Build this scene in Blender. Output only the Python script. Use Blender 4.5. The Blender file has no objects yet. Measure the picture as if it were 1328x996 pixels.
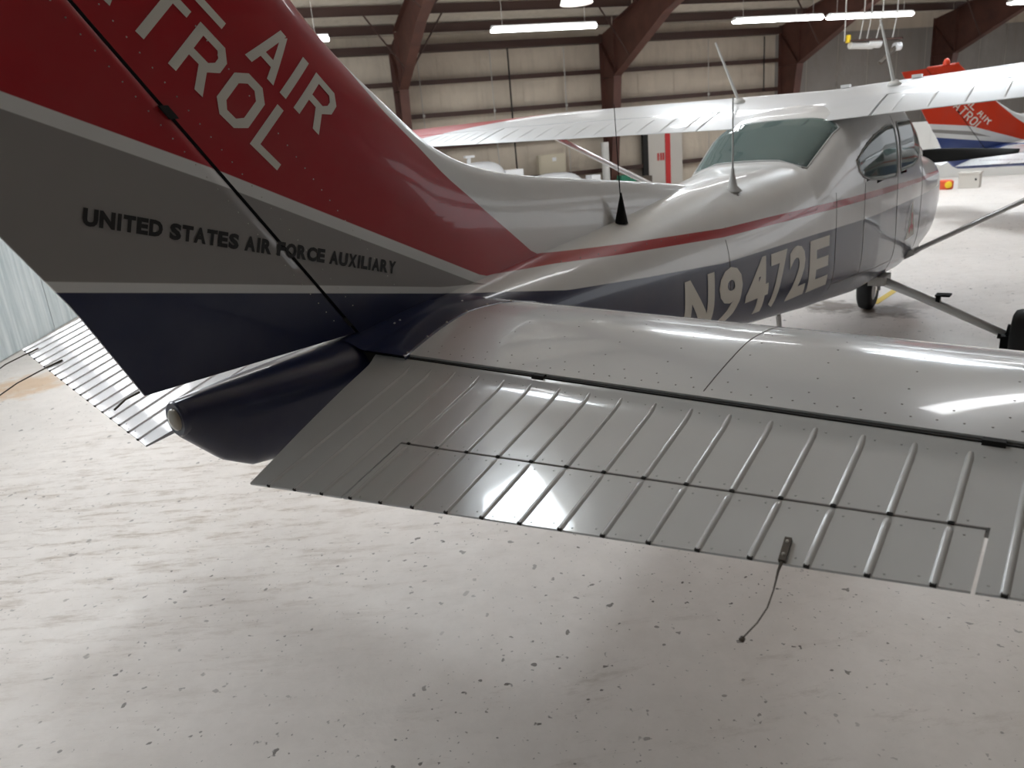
import bpy, bmesh, math, random
import numpy as np
from mathutils import Vector, Matrix
from mathutils.bvhtree import BVHTree

random.seed(7)
scene = bpy.context.scene
COL = scene.collection

# ------------------------------------------------------------------ camera
CAM = np.array([-1.3441, -1.7726, 1.8583])
YAW, PITCH, ROLL, FPX = 0.6905, -0.3111, -0.0927, 952.35
def cam_axes():
    F = np.array([math.cos(YAW)*math.cos(PITCH), math.sin(YAW)*math.cos(PITCH), math.sin(PITCH)])
    R = np.array([math.sin(YAW), -math.cos(YAW), 0.0]); U = np.cross(R, F)
    return F, R*math.cos(ROLL)+U*math.sin(ROLL), -R*math.sin(ROLL)+U*math.cos(ROLL)
CF, CR, CU = cam_axes()
cd = bpy.data.cameras.new('camera'); cam = bpy.data.objects.new('camera', cd); COL.objects.link(cam)
cam.matrix_world = Matrix(((CR[0], CU[0], -CF[0], CAM[0]), (CR[1], CU[1], -CF[1], CAM[1]), (CR[2], CU[2], -CF[2], CAM[2]), (0, 0, 0, 1)))
cd.sensor_width = 36; cd.lens = FPX/1328*36; cd.clip_start = .05; cd.clip_end = 200
cd.dof.use_dof = True; cd.dof.focus_distance = 2.1; cd.dof.aperture_fstop = 5.0
scene.camera = cam

# ------------------------------------------------------------------ world, exposure
w = bpy.data.worlds.new('world'); scene.world = w; w.use_nodes = True
bg = w.node_tree.nodes['Background']; bg.inputs[0].default_value = (.93, .96, 1, 1); bg.inputs[1].default_value = 1.2
scene.view_settings.view_transform = 'Standard'; scene.view_settings.look = 'None'
scene.view_settings.exposure = 0.22; scene.view_settings.gamma = 1; scene.view_settings.use_curve_mapping = False
FIX_POWER = 12.5      # emission of the fluorescent diffusers
SKY_POWER = 18.0       # emission of daylight coming through roof panels
WIN_POWER = 4.0       # daylight through the translucent wall panels

# ------------------------------------------------------------------ hangar axes: D = towards the back wall, s = along it (to the left)
PSI = math.radians(57)
HN = np.array([math.cos(PSI), math.sin(PSI), 0]); HL = np.array([-math.sin(PSI), math.cos(PSI), 0])
H0 = np.array([CAM[0], CAM[1], 0])
def H(D, s, z): p = H0+HN*D+HL*s; return (p[0], p[1], z)

# ------------------------------------------------------------------ material helpers
def mat(name, col, rough=.5, metal=0, coat=0, emit=None, estr=0, spec=.5):
    m = bpy.data.materials.new(name); m.use_nodes = True
    b = m.node_tree.nodes['Principled BSDF']
    b.inputs['Base Color'].default_value = (*col, 1); b.inputs['Roughness'].default_value = rough
    b.inputs['Metallic'].default_value = metal; b.inputs['Coat Weight'].default_value = coat
    b.inputs['Coat Roughness'].default_value = .04; b.inputs['Specular IOR Level'].default_value = spec
    if emit: b.inputs['Emission Color'].default_value = (*emit, 1); b.inputs['Emission Strength'].default_value = estr
    return m
class NT:
    def __init__(s, m): s.m = m; s.t = m.node_tree; s.b = s.t.nodes['Principled BSDF']
    def n(s, t, **k):
        x = s.t.nodes.new(t)
        for a, v in k.items(): setattr(x, a, v)
        return x
    def l(s, a, b): s.t.links.new(a, b)
    def math(s, op, a, b=None, clamp=False):
        x = s.n('ShaderNodeMath', operation=op); x.use_clamp = clamp
        for i, v in enumerate((a, b)):
            if v is None: continue
            if isinstance(v, (int, float)): x.inputs[i].default_value = v
            else: s.l(v, x.inputs[i])
        return x.outputs[0]
    def mix(s, f, a, b):
        x = s.n('ShaderNodeMix', data_type='RGBA')
        for i, v in ((0, f), (6, a), (7, b)):
            if isinstance(v, (int, float)): x.inputs[i].default_value = v
            elif isinstance(v, tuple): x.inputs[i].default_value = (*v, 1)
            else: s.l(v, x.inputs[i])
        return x.outputs[2]
    def noise(s, vec, scale, detail=4, rough=.55):
        x = s.n('ShaderNodeTexNoise'); x.inputs['Scale'].default_value = scale; x.inputs['Detail'].default_value = detail
        x.inputs['Roughness'].default_value = rough; s.l(vec, x.inputs['Vector']); return x.outputs['Fac']
    def ramp(s, f, a, b, lo=0., hi=1.):
        x = s.n('ShaderNodeMapRange'); s.l(f, x.inputs[0])
        for i, v in enumerate((a, b, lo, hi)): x.inputs[1+i].default_value = v
        return x.outputs[0]
    def mapping(s, vec, scale=(1, 1, 1), rot=(0, 0, 0)):
        x = s.n('ShaderNodeMapping'); x.inputs['Scale'].default_value = scale; x.inputs['Rotation'].default_value = rot
        s.l(vec, x.inputs['Vector']); return x.outputs[0]
    def curve(s, x, pts, x0, x1, z0, z1):
        xn = s.ramp(x, x0, x1)
        f = s.n('ShaderNodeFloatCurve'); c = f.mapping.curves[0]
        P = [((a-x0)/(x1-x0), (b-z0)/(z1-z0)) for a, b in pts]
        c.points[0].location = P[0]; c.points[1].location = P[-1]
        for p in P[1:-1]: c.points.new(*p)
        for p in c.points: p.handle_type = 'VECTOR'
        f.mapping.extend = 'HORIZONTAL'; f.mapping.update()
        s.l(xn, f.inputs['Value'])
        return s.math('ADD', s.math('MULTIPLY', f.outputs[0], z1-z0), z0)
    def streak(s, vec, ang, scale):
        return s.mapping(s.mapping(vec, rot=(0, 0, math.radians(ang))), scale)
    def bump(s, h, strength, dist):
        b = s.n('ShaderNodeBump'); b.inputs['Strength'].default_value = strength; b.inputs['Distance'].default_value = dist
        s.l(h, b.inputs['Height']); s.l(b.outputs[0], s.b.inputs['Normal'])
    def obj(s): return s.n('ShaderNodeTexCoord').outputs['Object']

WHITE = (.74, .74, .73); RED = (.40, .008, .016); NAVY = (.010, .016, .060); GREY = (.29, .275, .265)
def add_grime(q, col, vec):
    n = q.noise(vec, 3.0, 6); f = q.ramp(n, .45, .75, 0, .12)
    return q.mix(f, col, (.25, .22, .19))
def paint_scheme(second=False):
    m = mat('aircraft_paint_scheme', WHITE, .30, coat=.5); q = NT(m); o = q.obj()
    sp = q.n('ShaderNodeSeparateXYZ'); q.l(o, sp.inputs[0]); x, z = sp.outputs[0], sp.outputs[2]
    X0, X1, Z0, Z1 = -1.5, 8.5, .9, 3.1
    redlow = q.curve(x, ([(-1.5, 1.99), (-.85, 1.88), (-.2, 1.76)] if second else [(-1.5, 2.393), (-.297, 1.867)])+[(.634, 1.428), (.75, 1.426), (.95, 1.42), (1.35, 1.392), (2.16, 1.344), (3.1, 1.333), (4.2, 1.325), (6.25, 1.275), (8.5, 1.2)], X0, X1, Z0, Z1)
    redtop = q.curve(x, [(-1.5, 3.1), (.1, 3.1), (.101, 2.20), (.275, 2.003), (.41, 1.884), (.51, 1.786), (.73, 1.616), (.945, 1.457), (1.365, 1.430), (2.187, 1.384), (3.1, 1.376), (4.2, 1.368), (6.3, 1.305), (8.5, 1.23)], X0, X1, Z0, Z1)
    navy = q.curve(x, [(-1.5, 1.81), (-.72, 1.645), (.43, 1.408), (.652, 1.374), (.937, 1.324), (1.463, 1.276), (2.11, 1.225), (3.3, 1.213), (5, 1.189), (8.5, 1.12)], X0, X1, Z0, Z1)
    s2top = q.curve(x, [(-1.5, 1.836), (-.72, 1.669), (.42, 1.432), (.66, 1.40), (8.5, .95)], X0, X1, Z0, Z1)
    ed = .0015
    def above(b): return q.ramp(q.math('SUBTRACT', z, b), -ed, ed)
    red = q.math('MULTIPLY', above(redlow), q.math('SUBTRACT', 1, above(redtop)))
    gre = q.math('MULTIPLY', q.math('MULTIPLY', above(q.math('ADD', s2top, .05) if second else s2top), q.math('SUBTRACT', 1, above(q.math('SUBTRACT', redlow, .085 if second else .036)))), q.math('LESS_THAN', x, .66))
    nav = q.math('SUBTRACT', 1, above(navy))
    c = q.mix(gre, WHITE, GREY); c = q.mix(red, c, (.62, .042, .012) if second else RED); c = q.mix(nav, c, (.028, .055, .20) if second else NAVY)  # second plane's red and blue are lightened for the light on it
    c = add_grime(q, c, o)
    q.l(c, q.b.inputs['Base Color'])
    return m
def wing_paint():
    m = mat('wing_paint', WHITE, .35, coat=.3); q = NT(m); o = q.obj()
    sp = q.n('ShaderNodeSeparateXYZ'); q.l(o, sp.inputs[0]); x = sp.outputs[0]; y = q.math('ABSOLUTE', sp.outputs[1])
    lim = q.math('ADD', 1.95, q.math('MULTIPLY', q.math('SUBTRACT', 5.2, x), 1.5))
    r = q.ramp(q.math('SUBTRACT', y, lim), -.004, .004)
    c = q.mix(r, (.64, .65, .66), RED); q.l(add_grime(q, c, o), q.b.inputs['Base Color']); return m
def plain_paint(name, col, rough=.25, wavy=0):
    m = mat(name, col, rough, coat=.6); q = NT(m); o = q.obj()
    q.l(add_grime(q, q.mix(0., col, col), o), q.b.inputs['Base Color'])
    if wavy: q.bump(q.noise(o, 9, 2), wavy, .004)
    return m

M = {}
M['scheme'] = paint_scheme(); M['scheme2'] = paint_scheme(True); M['wing'] = wing_paint()
M['white'] = plain_paint('white_aircraft_paint', WHITE)
M['tail'] = plain_paint('tail_white_paint', (.64, .655, .665), .2, .25)
M['navy'] = plain_paint('navy_paint', NAVY, .3)
M['navy2'] = plain_paint('lit_navy_paint', (.028, .055, .20), .3)  # navy brightened to stand for light on the second tail
M['letter'] = mat('cream_white_lettering', (.72, .69, .62), .4)
M['black'] = mat('black_lettering', (.012, .011, .011), .5)
M['redvinyl'] = mat('red_vinyl', (.55, .03, .03), .4)
M['dark'] = mat('dark_gap', (.012, .011, .010), .8)
M['rubber'] = mat('tyre_rubber', (.018, .018, .018), .75)
M['steel'] = mat('dull_steel', (.35, .34, .33), .4, .8)
M['rivet'] = mat('rivet_metal', (.6, .58, .55), .3, .6)
M['seam'] = mat('seam_sealant', (.20, .19, .185), .7)
M['blackpaint'] = mat('matt_black_paint', (.008, .008, .008), .75, spec=.2)
M['wick'] = mat('wick_bronze', (.075, .058, .042), .5)
M['lens'] = mat('frosted_lens', (.40, .36, .29), .25, coat=.5)
M['shade'] = mat('sunshade_silver', (.7, .7, .68), .4)
M['seat'] = mat('seat_fabric', (.30, .29, .27), .9)
M['gasket'] = mat('window_gasket', (.46, .46, .45), .6)
def glass():
    m = bpy.data.materials.new('cabin_glass'); m.use_nodes = True; t = m.node_tree; t.nodes.remove(t.nodes['Principled BSDF'])
    tr = t.nodes.new('ShaderNodeBsdfTransparent'); tr.inputs[0].default_value = (.62, .76, .74, 1)
    gl = t.nodes.new('ShaderNodeBsdfGlossy'); gl.inputs['Roughness'].default_value = .02
    fr = t.nodes.new('ShaderNodeFresnel'); fr.inputs[0].default_value = 1.75
    mx = t.nodes.new('ShaderNodeMixShader'); t.links.new(fr.outputs[0], mx.inputs[0]); t.links.new(tr.outputs[0], mx.inputs[1]); t.links.new(gl.outputs[0], mx.inputs[2])
    df = t.nodes.new('ShaderNodeBsdfDiffuse'); df.inputs[0].default_value = (.30, .40, .39, 1)      # teal diffuse layer lightening the panes in place of reflections
    m2 = t.nodes.new('ShaderNodeMixShader'); m2.inputs[0].default_value = .34; t.links.new(mx.outputs[0], m2.inputs[1]); t.links.new(df.outputs[0], m2.inputs[2]); mx = m2
    t.links.new(mx.outputs[0], t.nodes['Material Output'].inputs[0]); return m
M['glass'] = glass()
def steel_brown():
    m = mat('brown_primer_steel', (.085, .032, .022), .55); q = NT(m); o = q.obj()
    q.l(q.mix(q.ramp(q.noise(o, 2.5, 5), .35, .7), (.10, .038, .026), (.06, .022, .016)), q.b.inputs['Base Color']); return m
M['frame'] = steel_brown()
M['girt'] = mat('dark_brown_girt', (.055, .026, .019), .6)
def insulation(name, col):
    m = mat(name, col, .75); q = NT(m); o = q.obj()
    n = q.noise(o, 1.3, 5); d = q.noise(q.mapping(o, (1, 1, .15)), 5, 4)
    c = q.mix(q.ramp(n, .35, .7, 0, .45), col, tuple(v*.72 for v in col)); c = q.mix(q.ramp(d, .5, .8, 0, .25), c, (.2, .16, .12))
    q.l(c, q.b.inputs['Base Color']); q.bump(q.noise(o, 6, 3), .4, .03); return m
M['insul'] = insulation('vinyl_insulation', (.60, .52, .42))
M['roofins'] = insulation('roof_insulation', (.62, .56, .47))
M['liner'] = insulation('grey_liner_panel', (.30, .275, .25)); M['backdoor'] = mat('dark_hangar_door', (.15, .135, .125), .6)
def sheet_metal():
    m = mat('galvanised_sheet', (.55, .6, .61), .45, .0); q = NT(m); o = q.obj()
    n = q.noise(q.mapping(o, (6, 6, .35)), 2.2, 6, .65)
    q.l(q.mix(q.ramp(n, .35, .68), (.42, .49, .51), (.72, .77, .78)), q.b.inputs['Base Color']); return m
M['sheet'] = sheet_metal()
M['tube'] = mat('fluorescent_diffuser', (.9, .9, .9), .5, emit=(.97, .98, 1), estr=FIX_POWER)
M['skylight'] = mat('translucent_roof_panel', (.9, .9, .9), .5, emit=(.86, .94, 1), estr=SKY_POWER)
M['daywin'] = mat('translucent_wall_panel', (.9, .9, .9), .5, emit=(.92, .96, 1), estr=WIN_POWER)
M['housing'] = mat('white_enamel', (.8, .8, .78), .4)
M['shadelamp'] = mat('lamp_shade_lit', (.85, .84, .8), .5, emit=(1, .97, .92), estr=.6)
M['bulb'] = mat('lamp_bulb', (.9, .9, .9), .5, emit=(1, .95, .85), estr=20)
M['cable'] = mat('grey_cable', (.45, .43, .40), .6)
M['tarp'] = mat('white_tarp', (.78, .79, .80), .6)
M['green'] = mat('green_machine_paint', (.03, .20, .12), .5)
M['yellow'] = mat('yellow_paint', (.80, .55, .02), .6)
M['orange'] = mat('orange_red_plastic', (.70, .09, .02), .5)
M['beige'] = mat('beige_enamel', (.56, .50, .38), .6)
M['doorpale'] = mat('pale_door_paint', (.56, .53, .48), .6)
M['pinkred'] = mat('faded_red_paint', (.55, .05, .05), .5)
M['pale'] = mat('pale_grey_paint', (.62, .61, .58), .6)
M['cowlred'] = mat('orange_red_beacon', (.7, .06, .02), .25)

def floor_mat():
    m = mat('painted_concrete', (.7, .67, .62), .5); q = NT(m); o = q.obj()
    base = q.mix(q.ramp(q.noise(o, .55, 4), .35, .7), (.80, .745, .70), (.70, .65, .61))
    base = q.mix(q.ramp(q.noise(o, 7, 6, .7), .40, .78, 0, .22), base, (.40, .36, .31))
    # long brown scuffs dragged across the paint
    v = q.streak(o, 44, (.9, 3.0, 1))
    sc = q.ramp(q.noise(v, 2.2, 10, .78), .56, .72)
    reg = q.ramp(q.noise(o, .42, 2), .43, .58)
    base = q.mix(q.math('MULTIPLY', q.math('MULTIPLY', sc, reg), .45), base, (.27, .20, .14))
    # the scuffed patch beyond the tail
    ctr = q.n('ShaderNodeVectorMath', operation='DISTANCE'); q.l(o, ctr.inputs[0]); ctr.inputs[1].default_value = (.55, 2.6, 0)
    reg2 = q.ramp(ctr.outputs['Value'], .6, 2.6, 1, 0)
    sc2 = q.ramp(q.noise(q.streak(o, 52, (1.0, 4.6, 1)), 2.6, 10, .8), .50, .66)
    base = q.mix(q.math('MULTIPLY', q.math('MULTIPLY', sc2, reg2), .85), base, (.30, .215, .14))
    # fine black chips
    for sca, lo, hi, dens in ((13, .70, .72, .9), (22, .68, .72, .9), (48, .69, .74, .8)):
        sp = q.ramp(q.noise(o, sca, 2, .5), lo, hi)
        base = q.mix(q.math('MULTIPLY', sp, q.math('MULTIPLY', q.ramp(q.noise(o, 1.1, 2), .35, .6, .25, 1), dens)), base, (.09, .075, .06))
    # oil stains under the nose wheel and an orange stain by the left wall
    for (x, y, r, col, k) in ((6.5, .32, .34, (.13, .09, .06), .85), (6.42, -.22, .30, (.11, .08, .055), .9), (6.75, -.40, .26, (.2, .15, .11), .6), (1.05, 6.6, .55, (.62, .36, .14), .6)):
        dn = q.n('ShaderNodeVectorMath', operation='DISTANCE'); q.l(o, dn.inputs[0]); dn.inputs[1].default_value = (x, y, 0)
        e = q.math('ADD', dn.outputs['Value'], q.math('MULTIPLY', q.math('SUBTRACT', q.noise(o, 6, 5), .5), r*2.2))
        base = q.mix(q.ramp(e, r*.45, r, k, 0), base, col)
    q.l(base, q.b.inputs['Base Color'])
    q.l(q.ramp(q.noise(o, 3, 5), .3, .7, .38, .6), q.b.inputs['Roughness'])
    q.bump(q.noise(o, 30, 6), .12, .01)
    return m
M['floor'] = floor_mat()

# ------------------------------------------------------------------ object helpers
def link(name, me, m=None, parent=None, smooth=False, **props):
    o = bpy.data.objects.new(name, me); COL.objects.link(o)
    if m is not None and not me.materials:
        me.materials.append(M[m] if isinstance(m, str) else m)
    if smooth:
        for p in me.polygons: p.use_smooth = True
    if parent: o.parent = parent
    for k, v in props.items(): o[k] = v
    return o
def mk(name, verts, faces, m, parent=None, smooth=False, fix=False, sharp=None, **props):
    me = bpy.data.meshes.new(name); me.from_pydata([tuple(map(float, v)) for v in verts], [], faces); me.update()
    if fix or sharp:
        bm = bmesh.new(); bm.from_mesh(me); bmesh.ops.remove_doubles(bm, verts=bm.verts, dist=1e-6); bmesh.ops.recalc_face_normals(bm, faces=bm.faces)
        if sharp:
            for f in bm.faces: f.smooth = True
            for e in bm.edges:
                if len(e.link_faces) == 2 and e.calc_face_angle(0) > sharp: e.smooth = False
        bm.to_mesh(me); bm.free()
    return link(name, me, m, parent, smooth, **props)
def thing(name, label, cat, loc=(0, 0, 0), group=None, rz=0):
    o = bpy.data.objects.new(name, None); COL.objects.link(o); o.location = loc; o.rotation_euler = (0, 0, rz); o.empty_display_size = .1
    o['label'] = label; o['category'] = cat
    if group: o['group'] = group
    return o
def tag(o, label, cat, group=None):
    o['label'] = label; o['category'] = cat
    if group: o['group'] = group
    return o
class G:
    """collects geometry into one mesh"""
    def __init__(s): s.v = []; s.f = []
    def add(s, v, f):
        b = len(s.v); s.v += [tuple(map(float, q)) for q in v]; s.f += [tuple(i+b for i in q) for q in f]; return s
    def box(s, c, size, ax=None):
        c = np.array(c, float); h = np.array(size)/2
        A = np.eye(3) if ax is None else np.array(ax, float)
        v = [c+A[0]*h[0]*i+A[1]*h[1]*j+A[2]*h[2]*k for i in (-1, 1) for j in (-1, 1) for k in (-1, 1)]
        return s.add(v, [(0, 1, 3, 2), (4, 6, 7, 5), (0, 4, 5, 1), (2, 3, 7, 6), (0, 2, 6, 4), (1, 5, 7, 3)])
    def tube(s, pts, r, n=8, cap=True):
        pts = [np.array(p, float) for p in pts]; m = len(pts); rr = r if hasattr(r, '__len__') else [r]*m
        vs = []; up = None
        for i, p in enumerate(pts):
            t = pts[min(i+1, m-1)]-pts[max(i-1, 0)]; t = t/(np.linalg.norm(t)+1e-12)
            if up is None: up = np.array([0, 0, 1.]) if abs(t[2]) < .9 else np.array([1., 0, 0])
            a = np.cross(t, up); a /= np.linalg.norm(a)+1e-12; b = np.cross(a, t); up = b
            for k in range(n):
                an = 2*math.pi*k/n; vs.append(p+(a*math.cos(an)+b*math.sin(an))*rr[i])
        fs = [(i*n+k, i*n+(k+1) % n, (i+1)*n+(k+1) % n, (i+1)*n+k) for i in range(m-1) for k in range(n)]
        if cap: fs += [tuple(range(n-1, -1, -1)), tuple((m-1)*n+k for k in range(n))]
        return s.add(vs, fs)
    def lathe(s, prof, c, ax=(0, 0, 1), n=24):
        ax = np.array(ax, float); ax /= np.linalg.norm(ax); t = np.array([1., 0, 0]) if abs(ax[0]) < .9 else np.array([0, 1., 0])
        a = np.cross(ax, t); a /= np.linalg.norm(a); b = np.cross(ax, a); c = np.array(c, float); m = len(prof)
        vs = [c+ax*h+(a*math.cos(2*math.pi*k/n)+b*math.sin(2*math.pi*k/n))*r for r, h in prof for k in range(n)]
        fs = [(i*n+k, i*n+(k+1) % n, (i+1)*n+(k+1) % n, (i+1)*n+k) for i in range(m-1) for k in range(n)]
        fs += [tuple(range(n-1, -1, -1)), tuple((m-1)*n+k for k in range(n))]
        return s.add(vs, fs)
    def grid(s, P):
        R, Cn = len(P), len(P[0])
        return s.add([p for r in P for p in r], [(i*Cn+j, i*Cn+j+1, (i+1)*Cn+j+1, (i+1)*Cn+j) for i in range(R-1) for j in range(Cn-1)])
    def mk(s, name, m, parent=None, smooth=False, sharp=None, **p): return mk(name, s.v, s.f, m, parent, smooth, True, sharp, **p)
SH = math.radians(35)

# ------------------------------------------------------------------ hangar shell
D_BACK, D_FRONT, S_LEFT, S_RIGHT = 21.0, -6.0, 5.0, -33.0
def WS(D): return 3.10-.112*(D-9.65)          # the left wall runs a few degrees off square
EAVE, SLOPE, D_RIDGE = 4.62, .2, 7.5
def roof_z(D): return EAVE+SLOPE*(min(D, 2*D_RIDGE-D)*-1+D_BACK) if D <= D_RIDGE else EAVE+SLOPE*(D_BACK-D)
def roof_h(D): return EAVE+SLOPE*(D_BACK-(D if D >= D_RIDGE else 2*D_RIDGE-D))
HAX = [HN, HL, np.array([0, 0, 1.])]
def hbox(g, d0, d1, s0, s1, z0, z1): return g.box(H((d0+d1)/2, (s0+s1)/2, (z0+z1)/2), (abs(d1-d0), abs(s1-s0), abs(z1-z0)), HAX)
g = G(); hbox(g, D_FRONT-.3, D_BACK+.3, S_RIGHT-4, S_LEFT+.3, -.2, 0); g.mk('floor', 'floor', kind='structure')

wb = hbox(G(), D_BACK+.10, D_BACK+.25, S_RIGHT-4, S_LEFT+.3, 0, EAVE+.3).mk('wall_back', 'insul', kind='structure')
COLS = [-4.12, -10.2, -16.35, -22.5, -28.6]
# insulation blankets between girts, one strip each
s = 2.0
while s > S_RIGHT:
    w_ = 1.22
    mid = s-w_/2
    liner = mid < -16.4
    me_g = G()
    n = 7
    rows = [0.02, 4.45] if liner else [0.02, .95, 2.02, 2.86, 3.70, 4.45]
    for z0, z1 in zip(rows[:-1], rows[1:]):
        P = []
        for i in range(n):
            t = i/(n-1); row = []
            for j in range(5):
                u = j/4; bul = 0 if liner else .05*math.sin(math.pi*t)*math.sin(math.pi*(.06+.88*u))
                row.append(H(D_BACK+.09-bul, s-.008-(w_-.016)*u, z0+(z1-z0)*t))
            P.append(row)
        me_g.grid(P)
    me_g.mk('liner_panel' if liner else 'insulation_panel', 'liner' if liner else 'insul', wb, smooth=True)
    s -= w_
for a, b in zip([2.0]+COLS, COLS):
    if a < -16: break
    for z in (.95, 2.02, 2.86, 3.70):
        g = G(); hbox(g, D_BACK-.14, D_BACK+.07, a-.02, b+.02, z-.008, z+.008); hbox(g, D_BACK-.15, D_BACK-.14, a-.02, b+.02, z-.06, z+.06)
        g.mk('girt', 'girt', wb)
    g = G(); hbox(g, D_BACK-.2, D_BACK+.07, a-.02, b+.02, 4.46, 4.64); g.mk('eave_strut', 'girt', wb)
for (s0, z0, z1, r, m_) in ((-7.3, 1.0, 4.44, .024, 'dark'), (-6.78, 1.2, 4.44, .014, 'cable'), (-8.97, 1.0, 4.4, .016, 'cable'), (-4.75, 1.6, 4.4, .012, 'cable'), (-15.7, 2.9, 4.4, .02, 'dark'), (-13.7, 1.0, 4.4, .012, 'cable')):
    g = G(); g.tube([H(D_BACK-.17, s0, z0), H(D_BACK-.18, s0+.012, (z0+z1)/2), H(D_BACK-.17, s0, z1)], r, 6); hbox(g, D_BACK-.19, D_BACK-.13, s0-.03, s0+.03, 2.83, 2.89); g.mk('conduit', m_, wb)

def wbox(g, d0, d1, o0, o1, z0, z1):
    b = len(g.v); g.v += [H(D, WS(D)+o, z) for D in (d0, d1) for o in (o0, o1) for z in (z0, z1)]
    g.f += [tuple(b+i for i in f) for f in ((0, 1, 3, 2), (4, 6, 7, 5), (0, 4, 5, 1), (2, 3, 7, 6), (0, 2, 6, 4), (1, 5, 7, 3))]; return g
wl = wbox(G(), D_FRONT-.3, D_BACK-.2, .06, .25, 0, EAVE+2.9).mk('wall_left', 'sheet', kind='structure')
Dp = D_FRONT
k = 0
while Dp < D_BACK-1.2:
    # ribbed sheet-metal panels, each lapped over the next
    prof = []
    wd = .92
    for j in range(0, 25):
        u = j/24; ph = (u*3) % 1
        prof.append((Dp+.004+(wd-.008)*u, .022 if ph < .12 or ph > .88 else 0.0))
    P = [[H(a, WS(a)+.045-b-.004*(k % 2), z) for a, b in prof] for z in (0.015, 2.15)]
    G().grid(P).mk('sheet_panel', 'sheet', wl)
    Dp += wd; k += 1
# daylight panels high in the left wall
k = 1
for d0, d1 in ((5.2, 8.6), (9.0, 12.4), (12.8, 16.2)):
    o = wbox(G(), d0, d1, .02, .055, 2.6, 5.4).mk('window_%d' % k, 'daywin', kind='structure')
    g = G()
    for a, b, z0, z1 in ((d0-.06, d1+.06, 2.5, 2.6), (d0-.06, d1+.06, 5.4, 5.5), (d0-.06, d0, 2.6, 5.4), (d1, d1+.06, 2.6, 5.4), ((d0+d1)/2-.03, (d0+d1)/2+.03, 2.6, 5.4)):
        wbox(g, a, b, -.03, .055, z0, z1)
    g.mk('window_frame', 'frame', o); k += 1
hbox(G(), D_FRONT-.3, D_FRONT, S_RIGHT-4, S_LEFT+.3, 0, EAVE+.2).mk('wall_front', 'backdoor', kind='structure')

# roof: sheet with purlins and skylights
P = [[H(D, s_, roof_h(D)+.30) for s_ in (S_LEFT+.3, S_RIGHT-4)] for D in (D_BACK+.3, D_RIDGE, D_FRONT-.3)]
roof = G().grid(P).mk('ceiling', 'roofins', kind='structure')
bays = [S_LEFT]+COLS[0:]+[S_RIGHT]
kD = 20.2
while kD > 9.0:
    for a, b in zip(bays[:-1], bays[1:]):
        g = G(); z = roof_h(kD); hbox(g, kD-.008, kD+.008, a-.02, b+.02, z+.06, z+.26); hbox(g, kD-.035, kD+.035, a-.02, b+.02, z+.05, z+.065); g.mk('purlin', 'girt', roof)
    kD -= 1.2
for (d0, d1, s0, s1) in ((5.7, 7.2, -.5, .75), (9.6, 11.8, -13.6, -11.4), (12.5, 14.5, -3.4, -2.0), (12.5, 14.5, -9.0, -7.6), (12.5, 14.5, -15.2, -13.8), (12.5, 14.5, -21.2, -19.8), (9.3, 10.9, -26, -24.6)):  # beyond the reflected pair, unseen panels added to throw light forward
    v = [H(d0, s0, roof_h(d0)+.24), H(d1, s0, roof_h(d1)+.24), H(d1, s1, roof_h(d1)+.24), H(d0, s1, roof_h(d0)+.24)]
    v += [(x, y, z+.03) for x, y, z in v]
    mk('skylight', v, [(0, 1, 2, 3), (7, 6, 5, 4), (0, 4, 5, 1), (1, 5, 6, 2), (2, 6, 7, 3), (3, 7, 4, 0)], 'skylight', roof, fix=True)

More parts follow.
